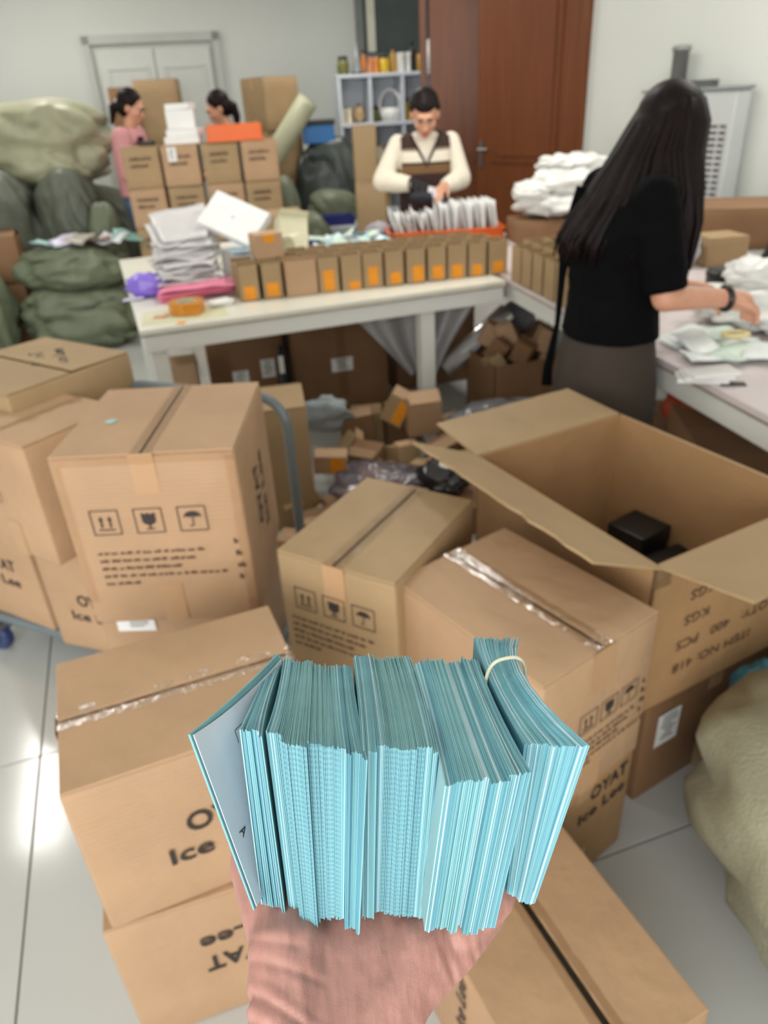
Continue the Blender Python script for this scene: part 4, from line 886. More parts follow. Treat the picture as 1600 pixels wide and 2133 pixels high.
for k in range(36):
    z = .88 + (.445) * k / 35; q = max(i for i in range(7) if prof[i][0] <= z + 1e-9); t_ = (z - prof[q][0]) / (prof[q + 1][0] - prof[q][0])
    rings.append(ell_ring((0, 0, z), prof[q][1] + (prof[q + 1][1] - prof[q][1]) * t_, prof[q][2] + (prof[q + 1][2] - prof[q][2]) * t_, 0, nn))
g = G(); vs = [p for r_ in rings for p in r_]; fs = []
for k in range(len(rings) - 1):
    for i in range(nn):
        j = (i + 1) % nn; q = [vs[k * nn + i], vs[k * nn + j], vs[(k + 1) * nn + j], vs[(k + 1) * nn + i]]; c = Vector([sum(v[w] for v in q) / 4 for w in range(3)])
        if c.y < 0 and c.z > 1.145 + abs(c.x) * 1.9: continue        # V neck
        if abs(c.x) > .148 and c.z > 1.10: continue                 # arm holes
        fs.append((k * nn + i, k * nn + j, (k + 1) * nn + j, (k + 1) * nn + i))
vo = obj('vest', g.add(vs, fs).mesh('vest', True), vm, wc_); md = vo.modifiers.new('thick', 'SOLIDIFY'); md.thickness = .006; md.offset = 1
obj('vest_trim', G().tube([(-.088, -.092, 1.315), (-.07, -.118, 1.275), (-.035, -.130, 1.21), (0, -.134, 1.145), (.035, -.130, 1.21), (.07, -.118, 1.275), (.088, -.092, 1.315)], .008, 8), mat('vest_trim_brown', (44, 28, 24), .8), wc_)
obj('skirt', G().loft([ell_ring((0, 0, .93), .158, .122, 0), ell_ring((0, 0, .84), .168, .135, 0), ell_ring((0, 0, .60), .18, .145, 0), ell_ring((0, 0, .35), .185, .15, 0)]).mesh('sk', True), mat('maroon_skirt', (50, 26, 28), .85, bump=.2, bscale=10), wc_)
g = scalp_cap(Tc, 1.10); g.ball((0, .125, .01), (.04, .035, .045), Tc); g.ball((0, -.012, .066), (.068, .074, .046), Tc); obj('hair', g.remesh('hair', .005, 3), HAIR, wc_)
pa = []
for k in range(60):
    a = R(-100 + 200 * k / 59); x0 = math.sin(a)
    pa.append([Tc @ Vector((x0 * .02, -.075 + .02 * abs(x0), .095)), Tc @ Vector((x0 * .062, -.062 + .05 * abs(x0), .075)), Tc @ Vector((x0 * .088, -.03 + .07 * abs(x0), .03)), Tc @ Vector((x0 * .09, .02 + .05 * abs(x0), -.02)), Tc @ Vector((x0 * .07, .085, .0))])
strands(None, pa, .008, HAIR, 'hair_strands', wc_)
# dark gloves
g = G(); d = Vector(wrl[-1]) - Vector(ell[-1]); hand_shapes(g, wrl[-1], (d.x * .8, d.y, -.05), (.4, -.2, -1), 1.16, 35, 1); g.cap([Vector(wrl[-1]) - d * .12, wrl[-1]], [.044, .036])
obj('glove', g.remesh('glove', .005, 3), mat('dark_glove', (30, 26, 28), .8), wc_)
o = obj('small_packet', sheet_bag(6, 5, .10, .07, .008, 300, .006).mesh('sp', True), mat('packet_print', (206, 198, 202), .3, var=.2, scale=30)); tag(o, 'small glossy packet held by the woman in the vest', 'packet'); o.location = (CX_ + .04, CY_ - .30, 1.00); o.rotation_euler = (R(70), R(15), R(10))
o = obj('dark_pouch', crumple((.09, .06, .035), 310, .25).mesh('dp', True), mat('navy_cloth', (36, 36, 46), .7)); tag(o, 'dark cloth pouch under the gloved hand of the woman in the vest', 'pouch'); o.location = (CX_ - .03, CY_ - .27, .95)

# ---------- woman in pink jacket by the far cartons
PX, PY = -1.86, 6.5
wp = thing('person', 'woman in pink jacket and jeans standing beside the green sacks', 'person', (PX, PY, 0))
fa = R(-5); fx, fy = math.cos(fa), math.sin(fa); sxv, syv = fy, -fx
g = G(); g.loft([ell_ring(bp_(0, 0, .86), .11, .15, fa, 20), ell_ring(bp_(0, 0, 1.05), .10, .13, fa, 20), ell_ring(bp_(0, 0, 1.25), .11, .16, fa, 20), ell_ring(bp_(.01, 0, 1.4), .07, .12, fa, 20)])
g.cap([bp_(.02, 0, 1.38), bp_(.05, 0, 1.48)], [.052, .05]); Tp = Tm(bp_(.075, 0, 1.56), fa + R(90), R(22)); head_shapes(g, Tp, 1.0)
for s in (-1, 1):
    g.cap([bp_(0, s * .08, .86), bp_(.02, s * .085, .48), bp_(0, s * .085, .09)], [.085, .055, .04]); g.ball(bp_(.055, s * .085, .045), (.10, .045, .045), None, 14, 9, Matrix.Rotation(fa, 3, 'Z'))
shp = {s: bp_(.01, s * .17, 1.36) for s in (-1, 1)}; elp = {s: bp_(.03, s * .21, 1.10) for s in (-1, 1)}; wrp = {1: bp_(.22, .14, 1.06), -1: bp_(.24, -.1, 1.08)}
for s in (-1, 1):
    g.cap([shp[s], elp[s]], [.048, .038]); g.cap([elp[s], wrp[s]], [.038, .026]); d = Vector(wrp[s]) - Vector(elp[s]); hand_shapes(g, wrp[s], tuple(d), (0, 0, -1), 1.0, 30, s)
obj('body', g.remesh('body', .008, 3), SKIN, wp); face_parts(wp, Tp, 1.0)
g = G(); g.loft([ell_ring(bp_(0, 0, .93), .135, .18, fa), ell_ring(bp_(0, 0, 1.04), .135, .175, fa), ell_ring(bp_(0, 0, 1.2), .135, .185, fa), ell_ring(bp_(.005, 0, 1.34), .12, .18, fa), ell_ring(bp_(.015, 0, 1.42), .075, .09, fa)])
for s in (-1, 1):
    g.tube([shp[s], elp[s]], [.076, .068], 14); g.ball(shp[s], .076); g.ball(elp[s], .068); g.tube([elp[s], Vector(elp[s]).lerp(Vector(wrp[s]), .9)], [.066, .05], 14)
obj('jacket', g.remesh('jacket', .008, 4), mat('pink_jacket', (214, 150, 152), .75, var=.08, bump=.3, bscale=10), wp)
obj('jacket_panel', G().loft([[bp_(.13 + .012 * (1 if i in (0, 3) else 0), r_, z) for i, r_ in enumerate((.05, .16, .16, .05))] for z in (.97, 1.1, 1.36)]).mesh('jp', False), mat('maroon_panel', (92, 40, 48), .8), wp)
JN = mat('blue_jeans', (92, 116, 150), .8, var=.12, scale=10)
g = G(); g.loft([ell_ring(bp_(0, 0, .98), .112, .145, fa), ell_ring(bp_(0, 0, .86), .125, .16, fa), ell_ring(bp_(0, 0, .78), .115, .15, fa)])
for s in (-1, 1): g.tube([bp_(0, s * .078, .86), bp_(.02, s * .085, .48), bp_(0, s * .085, .11)], [.088, .066, .058], 16)
obj('jeans', g.remesh('jeans', .008, 3), JN, wp)
g = scalp_cap(Tp, 1.06); g.cap([Tp @ Vector((0, .10, .0)), Tp @ Vector((0, .14, -.05)), Tp @ Vector((0, .13, -.16))], [.03, .035, .015]); obj('hair', g.remesh('hair', .006, 3), HAIR, wp)
obj('hair_tie', G().ball((0, .115, -.005), (.03, .022, .03), Tp), mat('white_tie', (220, 220, 220), .6), wp)

# ---------- woman bending behind the orange lid
QX, QY = -1.02, 6.9
wq = thing('person', 'woman in dark patterned top with a ponytail behind the orange lid', 'person', (QX, QY, 0))
fa = R(195); fx, fy = math.cos(fa), math.sin(fa); sxv, syv = fy, -fx
g = G(); g.loft([ell_ring(bp_(0, 0, .82), .11, .15, fa, 20), ell_ring(bp_(.02, 0, 1.02), .10, .13, fa, 20), ell_ring(bp_(.06, 0, 1.22), .11, .16, fa, 20), ell_ring(bp_(.09, 0, 1.36), .07, .12, fa, 20)])
g.cap([bp_(.09, 0, 1.34), bp_(.13, 0, 1.43)], [.05, .048]); Tq = Tm(bp_(.165, 0, 1.52), fa + R(90), R(26)); head_shapes(g, Tq, 1.0)
for s in (-1, 1):
    g.cap([bp_(0, s * .08, .84), bp_(.02, s * .085, .46), bp_(0, s * .085, .09)], [.085, .055, .04]); g.ball(bp_(.055, s * .085, .045), (.10, .045, .045), None, 14, 9, Matrix.Rotation(fa, 3, 'Z'))
shq = {s: bp_(.08, s * .17, 1.32) for s in (-1, 1)}; elq = {s: bp_(.10, s * .2, 1.07) for s in (-1, 1)}; wrq = {s: bp_(.30, s * .12, 1.04) for s in (-1, 1)}
for s in (-1, 1):
    g.cap([shq[s], elq[s]], [.048, .038]); g.cap([elq[s], wrq[s]], [.038, .026]); d = Vector(wrq[s]) - Vector(elq[s]); hand_shapes(g, wrq[s], tuple(d), (0, 0, -1), 1.0, 30, s)
obj('body', g.remesh('body', .008, 3), SKIN, wq); face_parts(wq, Tq, 1.0)
g = G(); g.loft([ell_ring(bp_(0, 0, .82), .13, .17, fa), ell_ring(bp_(.02, 0, 1.02), .125, .16, fa), ell_ring(bp_(.06, 0, 1.22), .13, .18, fa), ell_ring(bp_(.085, 0, 1.33), .105, .165, fa), ell_ring(bp_(.10, 0, 1.39), .07, .08, fa)])
for s in (-1, 1): g.tube([shq[s], elq[s]], [.07, .062], 14); g.ball(shq[s], .07); g.ball(elq[s], .062); g.tube([elq[s], Vector(elq[s]).lerp(Vector(wrq[s]), .9)], [.06, .045], 14)
obj('patterned_top', g.remesh('top', .008, 4), mat('dark_print_top', (74, 82, 76), .8, var=.55, scale=14), wq)
obj('trousers', G().loft([ell_ring(bp_(0, 0, .9), .115, .15, fa), ell_ring(bp_(0, 0, .8), .13, .165, fa), ell_ring(bp_(0, 0, .5), .12, .16, fa), ell_ring(bp_(0, 0, .12), .10, .14, fa)]).mesh('tr', True), mat('black_trousers', (34, 34, 38), .85), wq)
g = scalp_cap(Tq, 1.06); g.cap([Tq @ Vector((0, .09, .0)), Tq @ Vector((0, .118, -.04)), Tq @ Vector((0, .10, -.12)), Tq @ Vector((0, .06, -.20))], [.03, .038, .034, .014]); obj('hair', g.remesh('hair', .006, 3), HAIR, wq)

# ================================================================== sacks
def sack(name, label, loc, r, yaw, m, seed, e=2.8, lean=(0, 0), neck=False, folds=1.0, finek=.025, group=None, cat='sack'):
    """stuffed woven sack: rounded block with a flattened base, sagging folds and puckers"""
    nu, nv = 56, 36; vs = []; fs = []; rx, ry, h = r
    for j in range(nv + 1):
        t = j / nv; ph = -math.pi / 2 + math.pi * t
        for i in range(nu):
            a = 2 * math.pi * i / nu; ca, sa, cp, sp_ = math.cos(a), math.sin(a), math.cos(ph), math.sin(ph)
            q = lambda v, k: math.copysign(abs(v) ** (2 / k), v)
            x = q(ca, e) * q(cp, e); y = q(sa, e) * q(cp, e); z = q(sp_, e)
            fold = abs(noise.noise(Vector((x * 1.9 + seed + .5 * z, y * 1.9, z * 1.5 + .4 * x)))) ; big = noise.noise(Vector((x * .9 + seed * 2, y * .9, z * .9)))
            fine = fbm((x * 5 + seed, y * 5, z * 3), 3)
            k = 1 + .16 * big - folds * .13 * (1 - min(1, fold * 3.2)) * cp + finek * fine
            zz = (z * .5 + .5) * h * (1 + .10 * big * (z > 0))
            px = x * rx * k; py = y * ry * k
            if zz < h * .1: px *= .96; py *= .96
            if neck and t > .86: w = 1 - (t - .86) / .14 * .7; px *= w; py *= w; zz += (t - .86) * h * .5
            px += lean[0] * zz; py += lean[1] * zz
            vs.append((px, py, zz))
    for j in range(nv):
        for i in range(nu):
            i2 = (i + 1) % nu; fs.append((j * nu + i, j * nu + i2, (j + 1) * nu + i2, (j + 1) * nu + i))
    fs += [tuple(range(nu - 1, -1, -1)), tuple(range(nv * nu, (nv + 1) * nu))]
    t = thing(name, label, cat, loc, yaw, group)
    obj('sack_body', G().add(vs, fs).mesh('sack', True), m, t)
    return t
# near right sack
t = sack('woven_sack', 'beige green woven sack bulging at the bottom right corner', (0.99, 0.73, 0), (.43, .48, .58), R(20), SACKB, 14, 2.5, (.0, .05), folds=.45, finek=.05)
o = obj('blue_bag', crumple((.08, .07, .20), 401, .3).mesh('bc', True), mat('blue_poly', (70, 136, 160), .4, var=.2)); tag(o, 'blue plastic bag standing behind the beige sack', 'plastic bag'); o.location = (0.80, 1.16, 0)
t = sack('woven_sack', 'dark grey sack tucked behind the beige sack', (1.20, 1.30, 0), (.18, .16, .60), R(10), SACKD, 9, 2.6)
# far left pile
sack('woven_sack', 'large pale olive sack on top of the sack pile at the far left', (-2.66, 6.72, 1.0), (.62, .40, .66), R(-8), SACKP, 2, 2.6, folds=1.9, finek=.06)
sack('woven_sack', 'dark green sack at the far left frame edge below the pale one', (-2.92, 6.2, 0), (.40, .34, 1.22), R(10), SACKD, 3, 3.0, folds=1.6, finek=.06)
sack('woven_sack', 'dark grey sack right of the frame edge sack, beside the pink jacket', (-2.34, 6.28, 0), (.26, .28, 1.16), R(-6), SACKD, 5, 3.0, folds=1.6, finek=.06)
sack('woven_sack', 'shorter green sack between the grey sack and the jeans', (-2.05, 6.06, 0), (.13, .16, .92), R(12), SACKG, 8, 2.8)
sack('woven_sack', 'broad low sack supporting the rear of the pale olive sack', (-2.66, 6.95, 0), (.60, .30, .99), R(0), SACKD, 12, 3.0)
sack('woven_sack', 'open green sack with crumpled mouth on the floor at the left', (-2.17, 5.52, 0), (.44, .30, .44), R(8), SACKG, 6, 3.2, folds=1.7, finek=.06)
sack('woven_sack', 'upper folded green sack lying across the open sack', (-2.20, 5.56, .40), (.42, .26, .32), R(-6), SACKG, 7, 2.6, folds=1.8, finek=.07)
sack('woven_sack', 'green sack cut by the left frame edge in front of the flattened carton', (-2.80, 5.20, 0), (.26, .28, .60), R(0), SACKG, 10, 2.8, folds=1.5)
rb_ = random.Random(4)
for k, (c, nm) in enumerate((((120, 160, 168), 'teal'), ((198, 192, 214), 'lilac'), ((176, 170, 158), 'beige'), ((150, 116, 104), 'brown'), ((206, 208, 214), 'white'), ((128, 168, 160), 'green'))):
    o = obj('plastic_scrap', sheet_bag(7, 6, .22, .15, .03, 420 + k, .006).mesh('ps', True), mat('scrap_' + nm, c, .4, var=.15)); o.location = (-2.30 + .115 * k, 5.52 + .04 * (k % 2), .735 + .012 * (k % 3)); o.rotation_euler = (R(16 * math.sin(k)), R(14 * math.cos(k * 2)), R(40 * k))
    tag(o, f'crumpled {nm} plastic scrap in the mouth of the open green sack', 'plastic scrap', 'scraps in the open sack')
t = carton('flattened open carton on the sacks at the left frame edge', -2.85, 5.68, .46, 14, .50, .24, .32, 'x', CARD3, seed=71, tape=False, lift=(16, 22))
carton('carton carrying the flattened one at the left frame edge', -2.85, 5.68, 0, 14, .46, .22, .46, 'x', CARD3, seed=72, tape=False)
# ================================================================== far cartons: four columns
rc = random.Random(2)
for c in range(4):
    z = 0.0
    for r_ in range(5):
        hh = .262; x = -1.565 + c * .27 + rc.uniform(-.008, .008); y = 5.72 + c * .035 + rc.uniform(-.01, .01)
        nm = ORD[c]; lev = ['bottom', 'second lowest', 'middle', 'second highest', 'top'][r_]
        t = carton(f'printed carton, {lev} of the {nm} column from the left before the white door', x, y, z, 8 + rc.uniform(-2, 2), .25, .25, hh, 'x', (CARD2, CARD)[(c + r_) % 2], seed=80 + c * 5 + r_, tape=False, group='columns of printed cartons')
        if r_ >= 2:
            F = face_frame('f', .25, .25, hh)
            obj('printed_lines', lines_mesh([.15, .12], .022, .045, c + r_).mesh('pl'), INKB, t, place(F, -.075, .05)); 
        if c == 1 and r_ == 4: label_on(t, face_frame('f', .25, .25, hh), -.05, .075, .06, .09, 7)
        z += hh + .0005
topz = 5 * .2625
for k, (dx, dy, dz, d, rz, lab) in enumerate(((-1.27, 5.78, 0, (.24, .20, .045), 6, 'flat white box at the bottom of the white pile on the cartons'), (-1.25, 5.79, .046, (.22, .19, .045), -4, 'second flat white box in the white pile on the cartons'), (-1.27, 5.80, .092, (.19, .17, .12), 10, 'tall white box near the top of the white pile'), (-1.26, 5.80, .213, (.17, .16, .035), -6, 'small white lid on top of the white pile'))):
    o = obj('white_box', bbox(d, .004), PAPER); o.location = (dx, dy, topz + dz); o.rotation_euler = (0, 0, R(rz)); tag(o, lab, 'box', 'white pile on the far cartons')
t = thing('orange_box', 'flat orange box on the right end of the printed cartons', 'box', (-.905, 5.80, topz + .0005), R(8)); obj('lid_shell', bbox((.38, .24, .105), .008), ORANGE, t); obj('lid_rim', G().box((0, 0, .012), (.392, .252, .02)), ORANGE, t)
o = obj('black_tool', bbox((.10, .05, .03), .006), BLACK); tag(o, 'black scanner lying between pink sleeve and white pile', 'scanner'); o.location = (-1.52, 5.76, topz + .0005)
carton('crushed carton on the floor at the right of the printed cartons', -.62, 5.40, 0, 20, .30, .24, .86, 'x', CARD2, seed=120, tape=False, lift=(18, 10))
# boxes by the white door
for k, (x, y, z, d, rz, lab) in enumerate(((-1.98, 8.15, 0, (.44, .36, .62), 6, 'tall carton at the bottom of the stack before the white door'), (-1.97, 8.15, .621, (.42, .35, .62), -3, 'middle carton of the stack before the white door'), (-1.96, 8.15, 1.242, (.40, .34, .55), 5, 'upper tall carton of the stack before the white door'))):
    carton(lab, x, y, z, rz, *d, 'x', CARD2, seed=130 + k)
carton('slim carton leaning left of the stack before the white door', -2.28, 8.0, 0, 12, .2, .3, 1.74, 'x', CARD3, seed=134, tape=False)
for k, (z, d, rz, lab) in enumerate(((0, (.42, .42, .46), 10, 'lowest carton of the stack beside the ponytail woman'), (.461, (.40, .40, .46), 30, 'second carton of the stack beside the ponytail woman'), (.922, (.38, .38, .40), 34, 'third carton of the stack beside the ponytail woman'), (1.323, (.36, .40, .42), 38, 'large corner-on carton topping the stack beside the ponytail woman'))):
    carton(lab, -.82, 7.6, z, rz, *d, 'x', CARD2 if k > 1 else CARD3, seed=140 + k)
# rolled woven cloth leaning, sacks below
o = obj('cloth_roll', G().tube([(-1.72, 7.38, .07), (-1.08, 7.27, .80), (-.45, 7.10, 1.54)], [.085, .095, .09], 20).mesh('cr', True), SACKP); tag(o, 'rolled pale green woven cloth leaning against the cartons', 'roll')
sack('woven_sack', 'grey green sack standing right of the printed cartons', (-.68, 6.35, 0), (.17, .16, 1.02), R(0), SACKG, 21, 3.0)
sack('woven_sack', 'lower crumpled sack between the printed cartons and the blue tray', (-.46, 6.05, 0), (.17, .2, .78), R(14), SACKG, 22, 2.8, folds=1.6)
sack('woven_sack', 'dark crumpled plastic sack under the blue crate', (-.28, 7.45, 0), (.36, .26, 1.22), R(0), mat('sack_black_green', (50, 58, 54), .35, var=.3, scale=5), 23, 2.8, folds=1.8)
t = thing('blue_crate', 'blue plastic crate with black top on the dark sack', 'crate', (-.40, 7.42, 1.20), R(6)); obj('crate_body', bbox((.28, .24, .15), .01), mat('crate_blue', (38, 110, 176), .4), t); obj('crate_top', bbox((.30, .25, .04), .008), BLACK, t, Matrix.Translation((0, 0, .15)))
sack('woven_sack', 'small grey sack lying before the dark plastic sack', (-.30, 6.98, .42), (.24, .15, .44), R(10), SACKG, 24, 2.6, (0, 0))
o = obj('grey_bin', bbox((.46, .34, .42), .02), mat('grey_bin_plastic', (156, 164, 172), .5)); tag(o, 'pale grey storage bin under the small grey sack', 'bin'); o.location = (-.30, 6.92, 0)
tray('blue_tray', 'dark blue tray leaning before the standing cardboard', (-.27, 6.55, .62), R(8), (.30, .22, .06), mat('tray_deep_blue', (34, 44, 120), .4))
o = obj('grey_bin', bbox((.40, .30, .62), .02), mat('grey_bin_pale', (172, 178, 184), .5)); tag(o, 'tall pale grey bin under the dark blue tray', 'bin'); o.location = (-.27, 6.55, 0)
for k, (x, y, d, rz, lab) in enumerate(((.01, 6.0, (.17, .10, 1.36), 6, 'tall slim carton standing left of the woman in the vest'), (.04, 5.80, (.22, .14, .99), -4, 'shorter carton standing in front of the tall slim one'))):
    carton(lab, x, y, 0, rz, *d, 'x', CARD2, seed=150 + k, tape=False)
# ================================================================== white shelf unit with goods
SHW = mat('shelf_white', (206, 212, 220), .45, var=.03)
t = thing('shelf_unit', 'white open shelf unit full of small goods beside the brown door', 'shelf', (.30, 8.15, 0), R(10))
SW, SD = 1.06, .34
for x in (-SW / 2, -SW * .22, SW * .08, SW / 2): obj('upright', bbox((.03, SD, 1.74), .003, 1), SHW, t, Matrix.Translation((x, 0, 0)))
SZ = (.10, .52, .92, 1.30, 1.71)
for z in SZ: obj('shelf_board', bbox((SW + .03, SD + .01, .03), .003, 1), SHW, t, Matrix.Translation((0, 0, z)))
obj('back_panel', G().box((0, SD / 2 + .004, .9), (SW, .006, 1.7)), SHW, t)
TS_ = t.matrix_basis
GC = {'gold': (176, 134, 52), 'yellow': (214, 176, 44), 'black': (34, 32, 32), 'white': (226, 226, 222), 'orange': (206, 120, 44), 'olive': (104, 104, 48), 'tan': (186, 156, 112), 'pink': (214, 160, 170), 'grey': (140, 144, 146), 'brown': (110, 74, 46), 'cream': (226, 214, 184)}
def goods(kind, cn, loc, s, label):
    m = mat('goods_' + cn, GC[cn], .35, var=.15, scale=12); d = mat('goods_dark', (50, 46, 42), .5)
    t = thing({'jar': 'jar', 'bottle': 'bottle', 'pack': 'gift_box', 'bag': 'gift_bag', 'cone': 'cone_figure', 'basket': 'basket'}[kind], label, {'pack': 'box', 'bag': 'bag', 'cone': 'figure'}.get(kind, kind), loc, rb_.uniform(-.3, .3))
    if kind == 'jar': obj('body', G().lathe([(.045 * s, 0), (.055 * s, .01), (.058 * s, .08 * s), (.045 * s, .12 * s), (.04 * s, .125 * s)], 16).mesh('j', True), m, t); obj('lid', G().lathe([(.046 * s, .125 * s), (.046 * s, .15 * s), (.01, .155 * s)], 16).mesh('l', True), d, t)
    elif kind == 'bottle': obj('body', G().lathe([(.03 * s, 0), (.036 * s, .008), (.036 * s, .12 * s), (.014 * s, .16 * s), (.013 * s, .19 * s)], 14).mesh('b', True), m, t); obj('cap', G().lathe([(.016 * s, .19 * s), (.016 * s, .215 * s), (.004, .217 * s)], 12).mesh('c', True), d, t)
    elif kind == 'pack': obj('body', bbox((.11 * s, .09 * s, .13 * s), .003), m, t); obj('lid', bbox((.115 * s, .095 * s, .03 * s), .003), m, t, Matrix.Translation((0, 0, .13 * s))); obj('ribbon', G().box((0, 0, .081 * s), (.014 * s, .097 * s, .162 * s)), d, t)
    elif kind == 'bag': obj('body', crumple((.06 * s, .045 * s, .075 * s), len(label), .25).mesh('g', True), m, t); obj('tie', G().ball((0, 0, .15 * s), (.015 * s, .015 * s, .02 * s)), d, t)
    elif kind == 'cone': obj('body', G().lathe([(.05 * s, 0), (.05 * s, .02), (.035 * s, .10 * s), (.006, .27 * s)], 14).mesh('k', True), m, t); obj('base', G().lathe([(.06 * s, -.0), (.06 * s, .018), (.05 * s, .02)], 14), d, t)
    else:
        obj('body', G().lathe([(.07 * s, 0), (.085 * s, .09 * s), (.08 * s, .09 * s), (.065 * s, .008)], 18).mesh('bk', True), m, t); obj('handle', G().tube([(.082 * s * math.cos(a), 0, .09 * s + .12 * s * math.sin(a)) for a in [math.pi * k / 12 for k in range(13)]], .012 * s, 8), m, t)
rows = [(4, [('jar', 'olive', -.46, 1.0), ('cone', 'grey', -.32, 1.0), ('bottle', 'orange', -.25, .9), ('pack', 'orange', -.16, .8), ('jar', 'yellow', -.06, 1.0), ('bottle', 'gold', .04, 1.0), ('pack', 'white', .13, 1.0), ('bottle', 'black', .22, 1.2), ('jar', 'gold', .31, 1.2), ('bag', 'white', .41, 1.7), ('bag', 'pink', .50, 1.0)]),
        (3, [('pack', 'cream', -.45, .8), ('bag', 'tan', -.33, 1.0), ('jar', 'olive', -.15, .9), ('basket', 'white', -.02, 1.3), ('bottle', 'yellow', .16, .9), ('pack', 'white', .26, 1.1), ('bag', 'pink', .40, 1.0)]),
        (2, [('pack', 'brown', -.45, 1.0), ('jar', 'white', -.32, 1.0), ('bag', 'cream', -.14, 1.2), ('pack', 'tan', 0.0, 1.2), ('jar', 'brown', .16, 1.0), ('pack', 'grey', .30, 1.1), ('bottle', 'white', .44, 1.0)]),
        (1, [('pack', 'grey', -.45, 1.1), ('bag', 'white', -.30, 1.2), ('pack', 'tan', -.12, 1.3), ('jar', 'grey', .05, 1.1), ('pack', 'white', .25, 1.2)])]
for li, items in rows:
    for k, (kd, cn, x, s) in enumerate(items):
        p = TS_ @ Vector((x, -.03 + .03 * (k % 3), SZ[li] + .0305))
        nm = {'jar': 'jar', 'bottle': 'bottle', 'pack': 'gift box', 'bag': 'tied bag', 'cone': 'cone figure', 'basket': 'handled basket'}[kd]
        goods(kd, cn, p, s, f'{cn} {nm}, {ORD[k]} from the left on the {["", "lower", "middle", "upper", "top"][li]} shelf')
# ================================================================== heater cabinet with flue at the right wall
HD = Vector((2.28, -3.46, 0)).normalized(); ha = math.atan2(HD.y, HD.x)
p = Vector((1.62, 6.02, 0)) + HD * 1.02 + Vector((HD.y, -HD.x, 0)) * .13
CAB = mat('cabinet_grey_white', (196, 200, 200), .4, var=.03)
t = thing('heater_cabinet', 'pale grey floor standing heater with louvred grille against the right wall', 'heater', (p.x, p.y, 0), ha)
obj('casing', bbox((.66, .15, 1.46), .012), CAB, t); obj('top_plate', bbox((.68, .17, .02), .004), mat('cabinet_top', (140, 144, 144), .4), t, Matrix.Translation((0, 0, 1.461)))
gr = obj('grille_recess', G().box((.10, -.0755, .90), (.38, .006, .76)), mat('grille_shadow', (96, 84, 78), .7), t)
for k in range(22): obj('louvre', G().box((.10, -.082, .54 + .034 * k), (.38, .012, .016)), CAB, gr)
for k in range(4): obj('grille_bar', G().box((-.05 + .10 * k, -.0885, .90), (.012, .004, .76)), CAB, gr)
obj('flue', G().lathe([(.048, 1.48), (.048, 1.68), (.056, 1.68), (.056, 1.71), (.048, 1.71), (.02, 1.715)], 20, Matrix.Translation((-.14, 0, 0))).mesh('fl', True), mat('flue_grey', (150, 152, 150), .35, metal=.3), t)
obj('flue_bracket', G().box((-.03, 0, 1.50), (.30, .08, .04)), mat('bracket_dark', (90, 92, 90), .5), t)

# ================================================================== the held stack of leaflets
def teal(name, rgb, rough=0.55, dots=0.0):
    m = mat(name, rgb, rough, var=0.07, scale=60, spec=0.35, stretch=(1, 1, 0.15))
    if dots:
        nt = m.node_tree; N = nt.nodes; L = nt.links; b = N['Principled BSDF']
        tc = next(n for n in N if n.type == 'TEX_COORD'); w = N.new('ShaderNodeTexWave'); w.bands_direction = 'Z'
        w.inputs['Scale'].default_value = 100.0; w.inputs['Distortion'].default_value = 0.6; L.new(tc.outputs['Object'], w.inputs['Vector'])
        mx = N.new('ShaderNodeMix'); mx.data_type = 'RGBA'; mx.inputs[7].default_value = (*lin((78, 136, 168)), 1)
        src = b.inputs['Base Color'].links[0].from_socket
        ml = N.new('ShaderNodeMath'); ml.operation = 'MULTIPLY'; sp = N.new('ShaderNodeSeparateXYZ'); L.new(tc.outputs['Normal'], sp.inputs[0])
        ab = N.new('ShaderNodeMath'); ab.operation = 'MULTIPLY'; ab.inputs[1].default_value = -dots; ab.use_clamp = True; L.new(sp.outputs['Y'], ab.inputs[0]); L.new(ab.outputs[0], ml.inputs[1])
        L.new(w.outputs['Fac'], ml.inputs[0]); L.new(ml.outputs[0], mx.inputs[0]); L.new(src, mx.inputs[6]); L.new(mx.outputs[2], b.inputs['Base Color'])
    return m
TEALS = [teal('leaflet_teal', (118, 173, 185)), teal('leaflet_teal_deep', (98, 157, 173)), teal('leaflet_aqua', (132, 185, 191)), teal('leaflet_sea', (108, 167, 177)), teal('leaflet_pale', (160, 202, 208))]
TDOT = [teal('leaflet_dotted', (126, 179, 183), dots=0.55), teal('leaflet_dotted_green', (126, 179, 176), dots=0.7), teal('leaflet_dotted_blue', (120, 171, 185), dots=0.4)]
TWHITE = teal('leaflet_white', (178, 204, 212))
